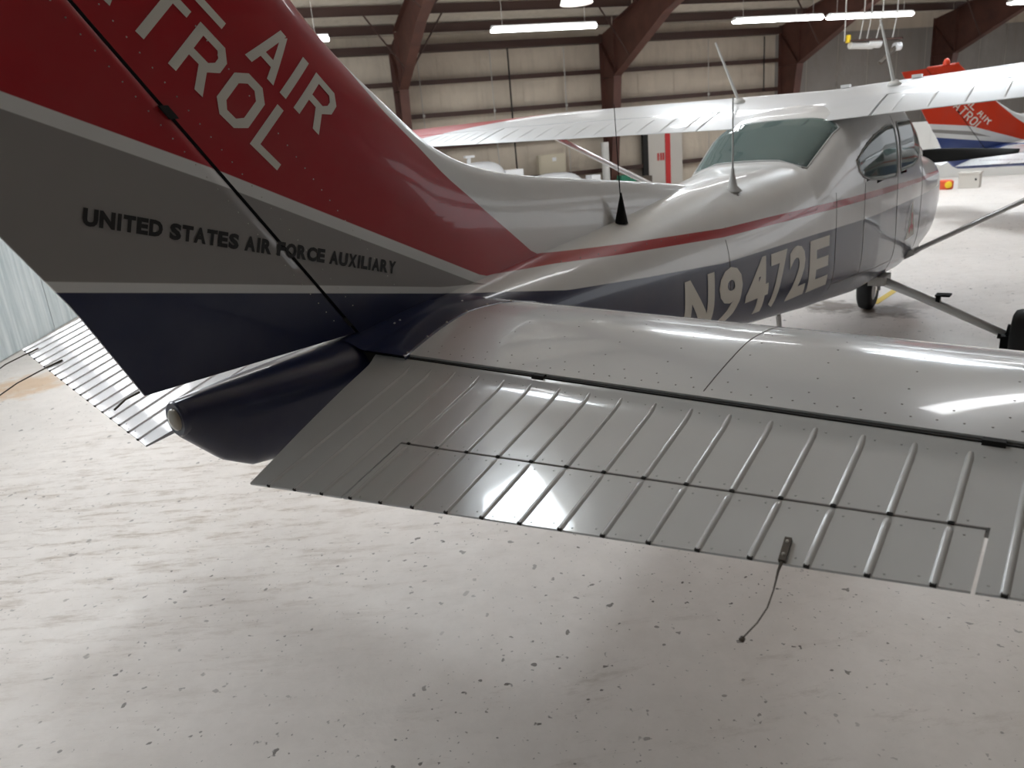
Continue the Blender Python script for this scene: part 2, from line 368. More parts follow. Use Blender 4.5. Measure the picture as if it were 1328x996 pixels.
# rigid frames
FL = ['brown steel column and rafter rising just right of the red tail fin', 'brown steel frame with a wide haunch above the left wing',
      'brown steel frame behind the roof antennas, left of the grey liner wall', 'dark brown steel frame right of the grey liner wall', 'dark brown steel frame farthest right beyond the right wing']
for i, s0 in enumerate(COLS):
    fr = thing('steel_frame', FL[i], 'frame', H(D_BACK-.3, s0, 0), 'rigid steel frames of the hangar')
    fr.location = (0, 0, 0)
    tw, fw = .014, .24
    zt = lambda D: roof_h(D)+.03
    # column: outer flange vertical at D_BACK-.16, inner flange tapered
    Do = D_BACK-.16
    def inner(z): return Do-(.32+.55*max(0, z)/3.5)
    g = G()
    zk = 3.5
    v = [H(Do, s0-tw/2, 0), H(inner(0), s0-tw/2, 0), H(inner(zk), s0-tw/2, zk), H(inner(zk), s0-tw/2, zt(inner(zk))), H(Do, s0-tw/2, zt(Do))]
    v += [H(Do, s0+tw/2, 0), H(inner(0), s0+tw/2, 0), H(inner(zk), s0+tw/2, zk), H(inner(zk), s0+tw/2, zt(inner(zk))), H(Do, s0+tw/2, zt(Do))]
    g.add(v, [(0, 1, 2, 3, 4), (9, 8, 7, 6, 5)]+[(j, (j+1) % 5, (j+1) % 5+5, j+5) for j in range(5)])
    hbox(g, Do-.012, Do, s0-fw/2, s0+fw/2, 0, zt(Do))
    a, b = H(inner(0), s0, 0), H(inner(zk), s0, zk)
    def plate(g, A, B, wid, th, nrm):
        A = np.array(A); B = np.array(B); t = B-A; L = np.linalg.norm(t); t /= L; n_ = np.array(nrm, float); n_ -= t*(n_@t); n_ /= np.linalg.norm(n_)
        return g.box((A+B)/2, (L, wid, th), [t, np.cross(n_, t), n_])
    plate(g, a, b, fw, .014, -HN)
    g.mk('column', 'frame', fr)
    g = G(); plate(g, H(inner(zk), s0, zk), H(Do, s0, 4.45), .2, .012, (0, 0, 1)); hbox(g, inner(zk)-.006, inner(zk)+.006, s0-.1, s0+.1, zk, zt(inner(zk))-.02)
    hbox(g, inner(zk), Do, s0-.1, s0+.1, zk-.006, zk+.006); g.mk('stiffener', 'frame', fr)
    for side in (0, 1):
        # rafter tapers from the knee to the ridge
        Ds = [inner(zk), 17.2, 14, 11, D_RIDGE] if side == 0 else [D_RIDGE, 4, 1, -2, D_FRONT+.9]
        dep = [zt(inner(zk))-zk, .78, .62, .58, .58] if side == 0 else [.58, .58, .62, .78, 1.2]
        g = G(); n = len(Ds)
        top = [zt(D) for D in Ds]; bot = [t-d_ for t, d_ in zip(top, dep)]
        for sg in (-1, 1):
            P = [[H(Ds[j], s0+sg*tw/2, bot[j]), H(Ds[j], s0+sg*tw/2, top[j])] for j in range(n)]; g.grid(P)
        for j in range(n-1):
            plate(g, H(Ds[j], s0, bot[j]), H(Ds[j+1], s0, bot[j+1]), fw, .014, (0, 0, 1)); plate(g, H(Ds[j], s0, top[j]), H(Ds[j+1], s0, top[j+1]), fw, .014, (0, 0, 1))
        for D in (16.2, 12.5):
            if side == 0:
                j = np.interp(D, Ds[::-1], bot[::-1]); hbox(g, D-.006, D+.006, s0-.1, s0+.1, j, zt(D))
        g.mk('rafter', 'frame', fr)
    for D in (19.0, 16.6, 14.2):
        for sg in (-1, 1):
            z = np.interp(D+.05, [D_RIDGE, 11, 14, 17.2, inner(zk)], [zt(D_RIDGE)-.58, zt(11)-.58, zt(14)-.62, zt(17.2)-.78, zk])
            g = G(); g.tube([H(D+.05, s0+sg*.1, z+.02), H(D, s0+sg*.95, roof_h(D)+.06)], .022, 5); g.mk('flange_brace', 'girt', fr)

# door, boxes and machines along the back wall
dr = hbox(G(), D_BACK-.16, D_BACK-.10, -12.75, -11.55, .02, 2.3).mk('door_1', 'doorpale', kind='structure')
hbox(G(), D_BACK-.20, D_BACK-.08, -11.55, -11.38, 0, 2.4).mk('door_jamb', 'dark', dr)
hbox(G(), D_BACK-.185, D_BACK-.16, -12.32, -12.15, .1, 2.0).mk('red_stripe', 'redvinyl', dr)
for a in (-11.90, -12.0, -12.08): hbox(G(), D_BACK-.175, D_BACK-.16, a-.028, a+.028, 1.06, 1.28).mk('red_mark', 'pinkred', dr)
g = G(); hbox(g, D_BACK-.34, D_BACK-.15, -8.75, -7.92, 1.02, 1.56)
bx = g.mk('wall_cabinet', 'beige'); tag(bx, 'beige metal cabinet on the back wall seen under the left wing', 'cabinet')
hbox(G(), D_BACK-.36, D_BACK-.34, -8.71, -7.96, 1.05, 1.53).mk('cabinet_door', 'beige', bx)
hbox(G(), D_BACK-.375, D_BACK-.36, -8.45, -8.33, 1.36, 1.46).mk('notice_plate', 'tarp', bx)
def dome(g, c, sx, sy, sz, ax=None, n=20, m=8, pw=1.0):
    A = [HL, HN, np.array([0, 0, 1.])] if ax is None else ax
    P = []
    for i in range(m+1):
        t = i/m*math.pi/2; row = []
        for k in range(n+1):
            a = 2*math.pi*k/n; r = math.cos(t)**pw
            row.append(np.array(c)+A[0]*sx*r*math.cos(a)+A[1]*sy*r*math.sin(a)+A[2]*sz*math.sin(t))
        P.append(row)
    return g.grid(P)
t = thing('covered_equipment', 'long low white-covered bundle standing by the back wall under the left wing', 'equipment', H(19.6, -7.9, 0))
t.location = (0, 0, 0)
g = G(); dome(g, H(19.6, -7.93, .55), .92, .5, .53, pw=.7); hbox(g, 19.15, 20.05, -8.85, -7.0, 0, .56); g.mk('cover', 'tarp', t, sharp=SH)
hbox(G(), 19.2, 19.6, -9.15, -8.88, .0, .92).mk('end_post', 'tarp', t)
t = thing('covered_machine', 'tall white-covered machine peeking over the fin fillet left of the low bundle', 'machine', (0, 0, 0))
g = G(); dome(g, H(19.5, -5.75, .9), .8, .5, .66, pw=.6); hbox(g, 19.1, 19.9, -6.35, -5.15, 0, .92); g.mk('cover', 'tarp', t, sharp=SH)
hbox(G(), 19.2, 19.8, -6.9, -6.4, 0, 1.28).mk('side_box', 'tarp', t)
g = G(); g.tube([H(19.5, -5.48, 1.4), H(19.5, -5.52, 1.72)], .05, 8); hbox(g, 19.4, 19.6, -5.65, -5.4, 1.68, 1.74); g.mk('handle', 'tarp', t)
t = thing('workshop_machine', 'small green machine against the back wall behind the thin black antenna', 'machine', (0, 0, 0))
g = G(); hbox(g, 19.9, 20.4, -10.62, -10.12, 0, .66); hbox(g, 20.0, 20.3, -10.5, -10.2, .66, .78); g.mk('body', 'green', t)
hbox(G(), 19.88, 19.9, -10.32, -10.18, .5, .62).mk('panel', 'tarp', t)
t = thing('toolbox', 'dark brown toolbox beside the green machine at the back wall', 'toolbox', (0, 0, 0))
g = G(); hbox(g, 19.9, 20.4, -11.15, -10.72, 0, .70); g.mk('case', 'wick', t); hbox(G(), 19.88, 19.9, -11.1, -10.77, .45, .5).mk('drawer_pull', 'steel', t)
g = G(); g.tube([H(20.3, -9.86, 0), H(20.3, -9.86, 1.75)], .11, 10); tag(g.mk('downpipe', 'pale'), 'pale grey pipe standing beside the brown column under the left wing', 'pipe')

# low partition and clutter far right
pp = G(); pp.box((22.6, -2.2, .76), (.12, 10.5, 1.52)); pw_ = pp.mk('wall_partition', 'pale', kind='structure')
G().box((22.58, -4.2, 1.56), (.2, 6.5, .09)).mk('top_rail', 'pinkred', pw_)
for k in range(8): G().box((22.53, -6.8+1.3*k, .76), (.03, .06, 1.5)).mk('batten', 'pale', pw_)
t = thing('warning_lamp', 'orange-red drum with a yellow lamp face on the far floor right of the nose', 'lamp', (19.1, 1.28, 0))
G().lathe([(.14, 0), (.16, .03), (.16, .18), (.12, .21)], (0, 0, 0), n=20).mk('drum', 'orange', t, sharp=SH)
G().lathe([(.02, .0), (.08, .01), (.07, .035), (.01, .05)], (-.14, -.07, .11), (-.9, -.43, 0), 16).mk('lens', 'yellow', t, sharp=SH)
t = thing('storage_box', 'pale box beside the orange-red drum on the far floor', 'box', (19.3, .82, 0))
G().box((0, 0, .16), (.4, .42, .32)).mk('body', 'doorpale', t); G().box((0, 0, .34), (.43, .45, .04)).mk('lid', 'doorpale', t); G().box((-.205, -.14, .2), (.01, .04, .05)).mk('latch', 'dark', t)
g = G(); A, B = np.array([6.72, -.02]), np.array([7.55, -.075]); tt = (B-A)/np.linalg.norm(B-A); nn = np.array([-tt[1], tt[0]])*.035
tp = g.add([(*(A+nn), .001), (*(B+nn), .001), (*(B-nn), .001), (*(A-nn), .001), (*(A+nn), .003), (*(B+nn), .003), (*(B-nn), .003), (*(A-nn), .003)], [(3, 2, 1, 0), (4, 5, 6, 7), (0, 1, 5, 4), (1, 2, 6, 5), (2, 3, 7, 6), (3, 0, 4, 7)]).mk('floor_tape', 'yellow')
tag(tp, 'short yellow tape stripe on the floor in front of the nose wheel', 'tape')

# ------------------------------------------------------------------ lamps
def fixture(D, s0, s1, z, label):
    t = thing('ceiling_light', label, 'light', H(D, (s0+s1)/2, z), 'fluorescent strip lights hung from the roof')
    L = s0-s1; c = (s0+s1)/2
    def loc(g): # to local
        g.v = [(x-t.location[0], y-t.location[1], zz-z) for x, y, zz in g.v]; return g
    g = G(); hbox(g, D-.08, D+.08, s0, s1, z+.05, z+.11); hbox(g, D-.02, D+.02, s0, s1, z+.11, z+.13); loc(g).mk('housing', 'housing', t)
    g = G(); n = 8; P = [[H(D+.10*math.cos(a), sx, z+.05-.06*math.sin(a)) for a in [math.pi*i/n for i in range(n+1)]] for sx in (s0, s1)]; g.grid(P)
    for sx in (s0, s1):
        b = len(g.v); g.v += [H(D+.10*math.cos(math.pi*i/n), sx, z+.05-.06*math.sin(math.pi*i/n)) for i in range(n+1)]; g.f.append(tuple(range(b, b+n+1)))
    loc(g).mk('diffuser', 'tube', t)
    for sx in (s0-.25, s1+.25):
        g = G(); g.tube([H(D, sx, z+.12), H(D, sx, roof_h(D)+.25)], .006, 5); loc(g).mk('hanger_wire', 'cable', t)
    return t
fixture(16.4, .46, -1.98, 4.2, 'fluorescent strip light at the left, its end showing past the fin')
fixture(16.4, -5.43, -7.87, 4.22, 'fluorescent strip light hanging above the left wing')
fixture(16.4, -11.5, -14.02, 4.18, 'fluorescent strip light hanging above the roof antennas, left of a pair')
fixture(16.4, -14.24, -16.85, 4.17, 'fluorescent strip light above the right roof antenna, right of a pair')
fixture(16.4, -20.25, -22.7, 4.33, 'fluorescent strip light at the top right corner of the photo')
for (D, s0, nm) in ((3.7, 2.7, 'overhead, added to brighten the left of the tail fin'), (9.3, 1.2, 'nearest the left wall'), (9.3, -5.2, 'over the fuselage'), (9.3, -11.6, 'over the right wing'), (9.3, -18, 'far out to the right'), (3.2, -3.4, 'overhead, added to brighten the right of the tail')):  # the pair beside the tail is added to brighten floor and elevators
    fixture(D, s0, s0-2.44, 4.75, 'strip light out of view '+nm)
t = thing('pendant_lamp', 'white bell-shaped pendant lamp hanging near the ceiling above the strip light', 'lamp', H(13, -5.9, 4.12))
G().lathe([(.29, 0), (.27, .06), (.22, .22), (.13, .36), (.10, .42)], (0, 0, 0), n=28).mk('lamp_shade', 'shadelamp', t, sharp=SH)
G().lathe([(.09, .42), (.09, .6), (.03, .64)], (0, 0, 0), n=16).mk('ballast', 'steel', t, sharp=SH)
G().tube([(0, 0, .64), (0, 0, 2.1)], .01, 6).mk('hanger_cord', 'cable', t)
# cable-hung heater
t = thing('hanging_heater', 'silver heater with white end caps and dangling cables below the strip lights', 'heater', H(14, -13.3, 3.33)); hz = t.location.copy()
def toloc(g, o): g.v = [(x-o[0], y-o[1], z-o[2]) for x, y, z in g.v]; return g
toloc(G().tube([H(14, -12.75, 3.30), H(14, -13.35, 3.27)], .075, 10), hz).mk('burner_tube', 'pale', t, sharp=SH)
toloc(G().tube([H(14, -13.2, 3.32), H(14, -13.55, 3.30)], .09, 10), hz).mk('reflector', 'housing', t, sharp=SH)
toloc(G().tube([H(14, -13.98, 3.22), H(14, -14.12, 3.22)], .085, 10), hz).mk('end_cap', 'tarp', t, sharp=SH)
toloc(G().tube([H(14, -12.7, 3.35), H(14, -12.7, 3.5)], .05, 8), hz).mk('valve', 'yellow', t, sharp=SH)
toloc(hbox(G(), 13.9, 14.1, -14.1, -12.7, 3.36, 3.40), hz).mk('support_rail', 'girt', t)
toloc(G().tube([H(14, -14.0, 3.2), H(14, -13.6, 2.9)], .05, 6), hz).mk('duct', 'wick', t)
for a, b in ((-12.6, -12.6), (-13.0, -13.1), (-13.2, -13.3), (-13.45, -13.6), (-13.9, -14.0)):
    toloc(G().tube([H(14, a, 3.38), H(14, b, 3.9), H(14, b, roof_h(14)+.2)], .012, 5), hz).mk('cable', 'cable', t)
for j, (s0, m_) in enumerate(((-3.2, 'beige'), (-4.75, 'orange'))):
    g = G(); zz = 5.0; g.tube([H(14.5, s0, 5.05), H(14.5, s0-.05, 5.5), H(14.5, s0, roof_h(14.5)+.2)], .03, 6); g.tube([H(14.5, s0-.1, 5.12), H(14.5, s0+.1, 5.12)], .03, 6)
    tag(g.mk('hanging_strap', m_), ['pale strap dangling at the top edge right of the first column', 'orange strap dangling at the top edge left of the pendant lamp'][j], 'strap')
# ------------------------------------------------------------------ the airplane (x forward from the elevator hinge, y left, z up)
FS = np.array([
(-.53,1.332,1.285,1.232,.040,2,2),(-.44,1.338,1.275,1.135,.06,2.1,2),(-.36,1.342,1.27,1.088,.08,2.2,2),(-.25,1.346,1.265,1.072,.10,2.2,2),
(-.1,1.350,1.26,1.06,.125,2.3,2.1),(.08,1.362,1.25,1.045,.15,2.3,2.2),(.5,1.415,1.235,1.01,.185,2.3,2.5),(.95,1.455,1.21,.96,.225,2.3,2.8),
(1.25,1.478,1.19,.93,.25,2.3,3),(1.57,1.505,1.165,.90,.28,2.3,3.1),(1.94,1.54,1.14,.855,.315,2.3,3.2),(2.28,1.575,1.12,.81,.355,2.3,3.2),
(2.7,1.60,1.10,.755,.40,2.6,3.3),(3.22,1.625,1.08,.70,.455,3.6,3.3),(3.4,1.70,1.08,.68,.48,4,3.3),(3.65,1.82,1.08,.66,.505,4.2,3.3),
(3.9,1.90,1.08,.635,.53,4.2,3.3),(4.3,1.97,1.08,.59,.55,4.2,3.3),(5.3,1.97,1.07,.53,.55,4.2,3.2),(5.6,1.88,1.06,.51,.545,3.8,3.2),
(6.05,1.58,1.05,.50,.53,3,3),(6.3,1.52,1.05,.50,.52,3,3),(6.9,1.47,1.05,.54,.48,3,3),(7.5,1.42,1.05,.62,.40,2.8,2.8),(7.75,1.38,1.06,.75,.30,2.5,2.5)])
def fus(x): return [float(np.interp(x, FS[:, 0], FS[:, i])) for i in range(1, 7)]
def side_y(x, z):
    zt, zc, zb, hw, pt, pb = fus(x)
    u, p = ((z-zc)/(zt-zc), pt) if z >= zc else ((zc-z)/(zc-zb), pb)
    return 0. if u >= 1 else hw*(1-u**p)**(1/p)
def top_zf(x, y):
    zt, zc, zb, hw, pt, pb = fus(x); u = min(.999, abs(y)/hw); return zc+(zt-zc)*(1-u**pt)**(1/pt)
def ring(x, n, k=1.):
    zt, zc, zb, hw, pt, pb = fus(x); out = []
    for i in range(n):
        a = 2*math.pi*i/n; c, s_ = math.cos(a), math.sin(a); p = pt if s_ >= 0 else pb
        y = hw*math.copysign(abs(c)**(2/p), c)*k
        z = zc+((zt-zc) if s_ >= 0 else (zc-zb))*math.copysign(abs(s_)**(2/p), s_)*k
        out.append((x, y, z))
    return out
def loft(xs, n=112, k=1., capa=True, capb=True):
    g = G(); v = [p for x in xs for p in ring(x, n, k)]
    f = [(i*n+j, i*n+(j+1) % n, (i+1)*n+(j+1) % n, (i+1)*n+j) for i in range(len(xs)-1) for j in range(n)]
    if capa: f.append(tuple(range(n-1, -1, -1)))
    if capb: f.append(tuple((len(xs)-1)*n+j for j in range(n)))
    return g.add(v, f)
def in_poly(px, py, poly):
    r = False; j = len(poly)-1
    for i in range(len(poly)):
        xi, yi = poly[i]; xj, yj = poly[j]
        if (yi > py) != (yj > py) and px < (xj-xi)*(py-yi)/(yj-yi)+xi: r = not r
        j = i
    return r
QWIN = [(3.80,1.585),(3.83,1.515),(3.90,1.475),(4.02,1.448),(4.30,1.425),(4.69,1.412),(4.72,1.44),(4.72,1.745),(4.69,1.772),(4.50,1.768),(4.28,1.74),(4.08,1.695),(3.92,1.645)]
DWIN = [(4.83,1.46),(4.86,1.435),(5.25,1.44),(5.48,1.475),(5.62,1.56),(5.60,1.68),(5.52,1.785),(4.86,1.785),(4.83,1.76)]
RWIN = [(3.26,-.33),(3.28,-.355),(3.76,-.395),(3.79,-.37),(3.79,.37),(3.76,.395),(3.28,.355),(3.26,.33)]
WSC = [(5.56,-.46),(6.0,-.44),(6.03,-.40),(6.06,0),(6.03,.40),(6.0,.44),(5.56,.46)]
def patch(poly, fn, th, nx=26, ny=12):
    """closed thin panel over a polygon convex in its second axis; fn(a, b, offset) -> xyz"""
    a0, a1 = min(p[0] for p in poly), max(p[0] for p in poly)
    P1, P2 = [], []
    for i in range(nx+1):
        a = a0+(a1-a0)*(i/nx)*.9998+(a1-a0)*.0001
        cr = []
        for j in range(len(poly)):
            p, q = poly[j], poly[(j+1) % len(poly)]
            if (p[0] <= a) != (q[0] <= a): cr.append(p[1]+(q[1]-p[1])*(a-p[0])/(q[0]-p[0]))
        lo, hi = min(cr), max(cr)
        P1.append([fn(a, lo+(hi-lo)*j/ny, .0) for j in range(ny+1)]); P2.append([fn(a, lo+(hi-lo)*j/ny, th) for j in range(ny+1)])
    g = G(); g.grid(P1); g.grid(P2)
    n, m = nx+1, ny+1
    edge = [(0, j) for j in range(m)]+[(i, m-1) for i in range(1, n)]+[(n-1, j) for j in range(m-2, -1, -1)]+[(i, 0) for i in range(n-2, 0, -1)]
    for k in range(len(edge)):
        a, b = edge[k], edge[(k+1) % len(edge)]
        ia, ib = a[0]*m+a[1], b[0]*m+b[1]; g.f.append((ia, ib, ib+n*m, ia+n*m))
    return g
def sfn(sg, base=0.): return lambda x, z, o: (x, sg*(side_y(x, z)+base+o), z)
def tfn(base=0.): return lambda x, y, o: (x, y, top_zf(x, y)+base+o)
def dens(poly, n=4, closed=True):
    out = []
    for i in range(len(poly) if closed else len(poly)-1):
        p, q = poly[i], poly[(i+1) % len(poly)]
        out += [(p[0]+(q[0]-p[0])*t/n, p[1]+(q[1]-p[1])*t/n) for t in range(n)]
    out.append(poly[0] if closed else poly[-1]); return out

ZH, DL = 1.308, .286
CE, SE = math.cos(DL), math.sin(DL)
def EP(c, y, h=0.):
    if c < .05 and h > -.02: h = h+.015*(1-max(c, 0)/.05)**2
    return (-c*CE-h*SE, y, ZH-c*SE+h*CE)
PY0, PP = -.3195, .0829
def kof(y): return (PY0+abs(y)*-1*-1-0)/PP if False else (abs(y)+PY0)/PP
def chord(y): return .5273-.0132*kof(y)
def tabc(y): return .3188-.0083*kof(y)
SPAN = 1.80
FHX = lambda z: .054-.70*(z-1.37)
LEP = np.array([(1.30,2.48),(1.575,2.45),(1.60,2.30),(1.671,1.686),(1.737,1.092),(1.760,.92),(1.785,.775),(1.825,.63),(1.865,.535),(1.909,.452),(2.012,.32),(2.152,.14),(2.28,.024),(2.75,-.40)])
for _ in range(3):      # round off the corners of the outline
    q_ = [LEP[0]]
    for a, b in zip(LEP[:-1], LEP[1:]): q_ += [a*.75+b*.25, a*.25+b*.75]
    LEP = np.array(q_+[LEP[-1]])
def fle(z): return float(np.interp(z, LEP[:, 0], LEP[:, 1]))
_le = []
for a, b in zip(LEP[1:-1], LEP[2:]):
    for t in np.linspace(0, 1, 6, endpoint=False): _le.append((a[1]+(b[1]-a[1])*t, a[0]+(b[0]-a[0])*t))
_le = np.array(_le)
def fin_t(x, z):
    dle = np.min(np.hypot(_le[:, 0]-x, _le[:, 1]-z)); u = min(1, dle/.26)
    dh = max(0, (x-FHX(z))*.82)
    T = .056*(1-.42*max(0, 1-dh/.5))*(1-.35*max(0, (z-1.6)/1.2))
    return T*math.sqrt(max(0, 1-(1-u)**2))
RTE = np.array([(1.359,-.59),(1.601,-.696),(1.775,-.794),(2.75,-1.30)])
def rte(z): return float(np.interp(z, RTE[:, 0], RTE[:, 1]))
def rud_t(x, z):
    xh, xt = FHX(z)-.012, rte(z); u = max(0, min(1, (xh-x)/(xh-xt)))
    return (.0315*(1-u)+.004*u)*(1-.3*max(0, (z-1.6)/1.2))
def tailskin(x, z):
    return rud_t(x, z) if x < FHX(z)-.006 else fin_t(x, z)
def airf(u, T): # half thickness of a section along u in 0..1 with total thickness T
    return 5*T*(.2969*math.sqrt(u)-.126*u-.3516*u*u+.2843*u**3-.1015*u**4)

BLOCK = {}
def octo(w_, h, s_, c):
    o = [(c,0),(w_-c,0),(w_,c),(w_,h-c),(w_-c,h),(c,h),(0,h-c),(0,c)]; k = c*.62
    i = [(s_+k-.003,s_),(w_-s_-k+.003,s_),(w_-s_,s_+k),(w_-s_,h-s_-k),(w_-s_-k,h-s_),(s_+k,h-s_),(s_,h-s_-k),(s_,s_+k)]
    return [[o[j], o[(j+1) % 8], i[(j+1) % 8], i[j]] for j in range(8)]
def block(ch, h, w_=.1, s_=.0225):
    q = lambda a, b, c, d: [(a, b), (c, b), (c, d), (a, d)]
    if ch == 'I': return [q(0, 0, s_, h)]
    if ch == 'L': return [q(0, 0, s_, h), q(s_, 0, w_*.97, s_*.9)]
    if ch == 'T': return [q(w_/2-s_/2, 0, w_/2+s_/2, h), q(0, h-s_*.9, w_/2-s_/2, h), q(w_/2+s_/2, h-s_*.9, w_, h)]
    if ch == 'O': return octo(w_+.003, h, s_, .028)
    if ch == 'C':
        return [p for j, p in enumerate(octo(w_, h, s_, .028)) if j not in (2,)]
    if ch in 'PR':
        b = h*.40; m = b+s_*.9
        L = [q(0, 0, s_, h), q(s_, h-s_*.9, w_-.024, h), [(w_-.024, h), (w_, h-.026), (w_-s_, h-.034), (w_-.034, h-s_*.9)], [(w_-s_, h-.034), (w_, h-.026), (w_, b+.024), (w_-s_, b+.034)], [(w_, b+.024), (w_-s_, b+.034), (w_-.034, m), (w_-.024, b)], [(w_-.024, b), (w_-.034, m), (s_, m), (s_, b)]]
        if ch == 'R': L.append([(w_-.024-s_*1.1, b), (w_-.024, b), (w_+.001, 0), (w_-s_*1.05, 0)])
        return L
    if ch == 'A':
        a = w_/2; return [[(0, 0), (s_*1.02, 0), (a+s_*.36, h), (a-s_*.56, h)], [(w_-s_*1.02, 0), (w_, 0), (a+s_*.56, h), (a-s_*.1, h*.86)], [(w_*.27, h*.24), (w_*.73, h*.24), (w_*.68, h*.24+s_*.9), (w_*.32, h*.24+s_*.9)]]
    if ch == 'V':
        a = w_/2; return [[(0, h), (s_, h), (a+s_*.3, 0), (a-s_*.5, 0)], [(w_-s_, h), (w_, h), (a+s_*.5, 0), (a-s_*.1, h*.1)]]
def mapped(name, polys, fn, m, parent, sub=4, lim=.03, **p):
    me = bpy.data.meshes.new(name); bm = bmesh.new()
    for pl in polys:
        try: bm.faces.new([bm.verts.new((a, b, 0)) for a, b in pl])
        except ValueError: pass
    bmesh.ops.triangulate(bm, faces=bm.faces)
    for ax in (0, 1):
        lo = min(v.co[ax] for v in bm.verts); hi = max(v.co[ax] for v in bm.verts); n_ = int((hi-lo)/lim)
        for k in range(1, n_+1):
            no = Vector((1, 0, 0)) if ax == 0 else Vector((0, 1, 0)); co = no*(lo+(hi-lo)*k/(n_+1))
            bmesh.ops.bisect_plane(bm, geom=bm.verts[:]+bm.edges[:]+bm.faces[:], plane_co=co, plane_no=no)
    bmesh.ops.triangulate(bm, faces=bm.faces)
    for v in bm.verts: v.co = fn(v.co.x, v.co.y)
    bm.to_mesh(me); bm.free(); return link(name, me, m, parent, **p)
def text_polys(ch, weight):
    c = bpy.data.curves.new('t', 'FONT'); c.body = ch; c.size = 1; c.offset = weight; c.resolution_u = 3; c.fill_mode = 'FRONT'
    o = bpy.data.objects.new('t', c); COL.objects.link(o); dg = bpy.context.evaluated_depsgraph_get(); dg.update()
    me = bpy.data.meshes.new_from_object(o.evaluated_get(dg)); vs = [(v.co.x, v.co.y) for v in me.vertices]
    polys = [[vs[i] for i in p.vertices] for p in me.polygons]
    bpy.data.objects.remove(o); bpy.data.curves.remove(c); bpy.data.meshes.remove(me); return polys
def fit(polys, x0, y0, x1, y1):
    xs = [p[0] for q in polys for p in q]; ys = [p[1] for q in polys for p in q]; a, b, c, d_ = min(xs), max(xs), min(ys), max(ys)
    return [[(x0+(x-a)/(b-a)*(x1-x0), y0+(y-c)/(d_-c)*(y1-y0)) for x, y in q] for q in polys]

def rivets(name, pts, r, parent, m='rivet', h=.0012):
    """pts: list of (pos, normal); joined tiny domes"""
    g = G()
    for p, n_ in pts:
        p = np.array(p, float); n_ = np.array(n_, float); n_ /= np.linalg.norm(n_)
        t = np.cross(n_, (0.3, .9, .2)); t /= np.linalg.norm(t); b = np.cross(n_, t)
        v = [p+(t*math.cos(a)+b*math.sin(a))*r-n_*.0005 for a in [math.pi/3*i for i in range(6)]]+[p+(t*math.cos(a)+b*math.sin(a))*r*.6+n_*h for a in [math.pi/3*i for i in range(6)]]
        g.add(v, [(i, (i+1) % 6, (i+1) % 6+6, i+6) for i in range(6)]+[(6, 7, 8, 9, 10, 11)])
    o = mk(name, g.v, g.f, m, parent, False); o['kind'] = 'stuff'; return o

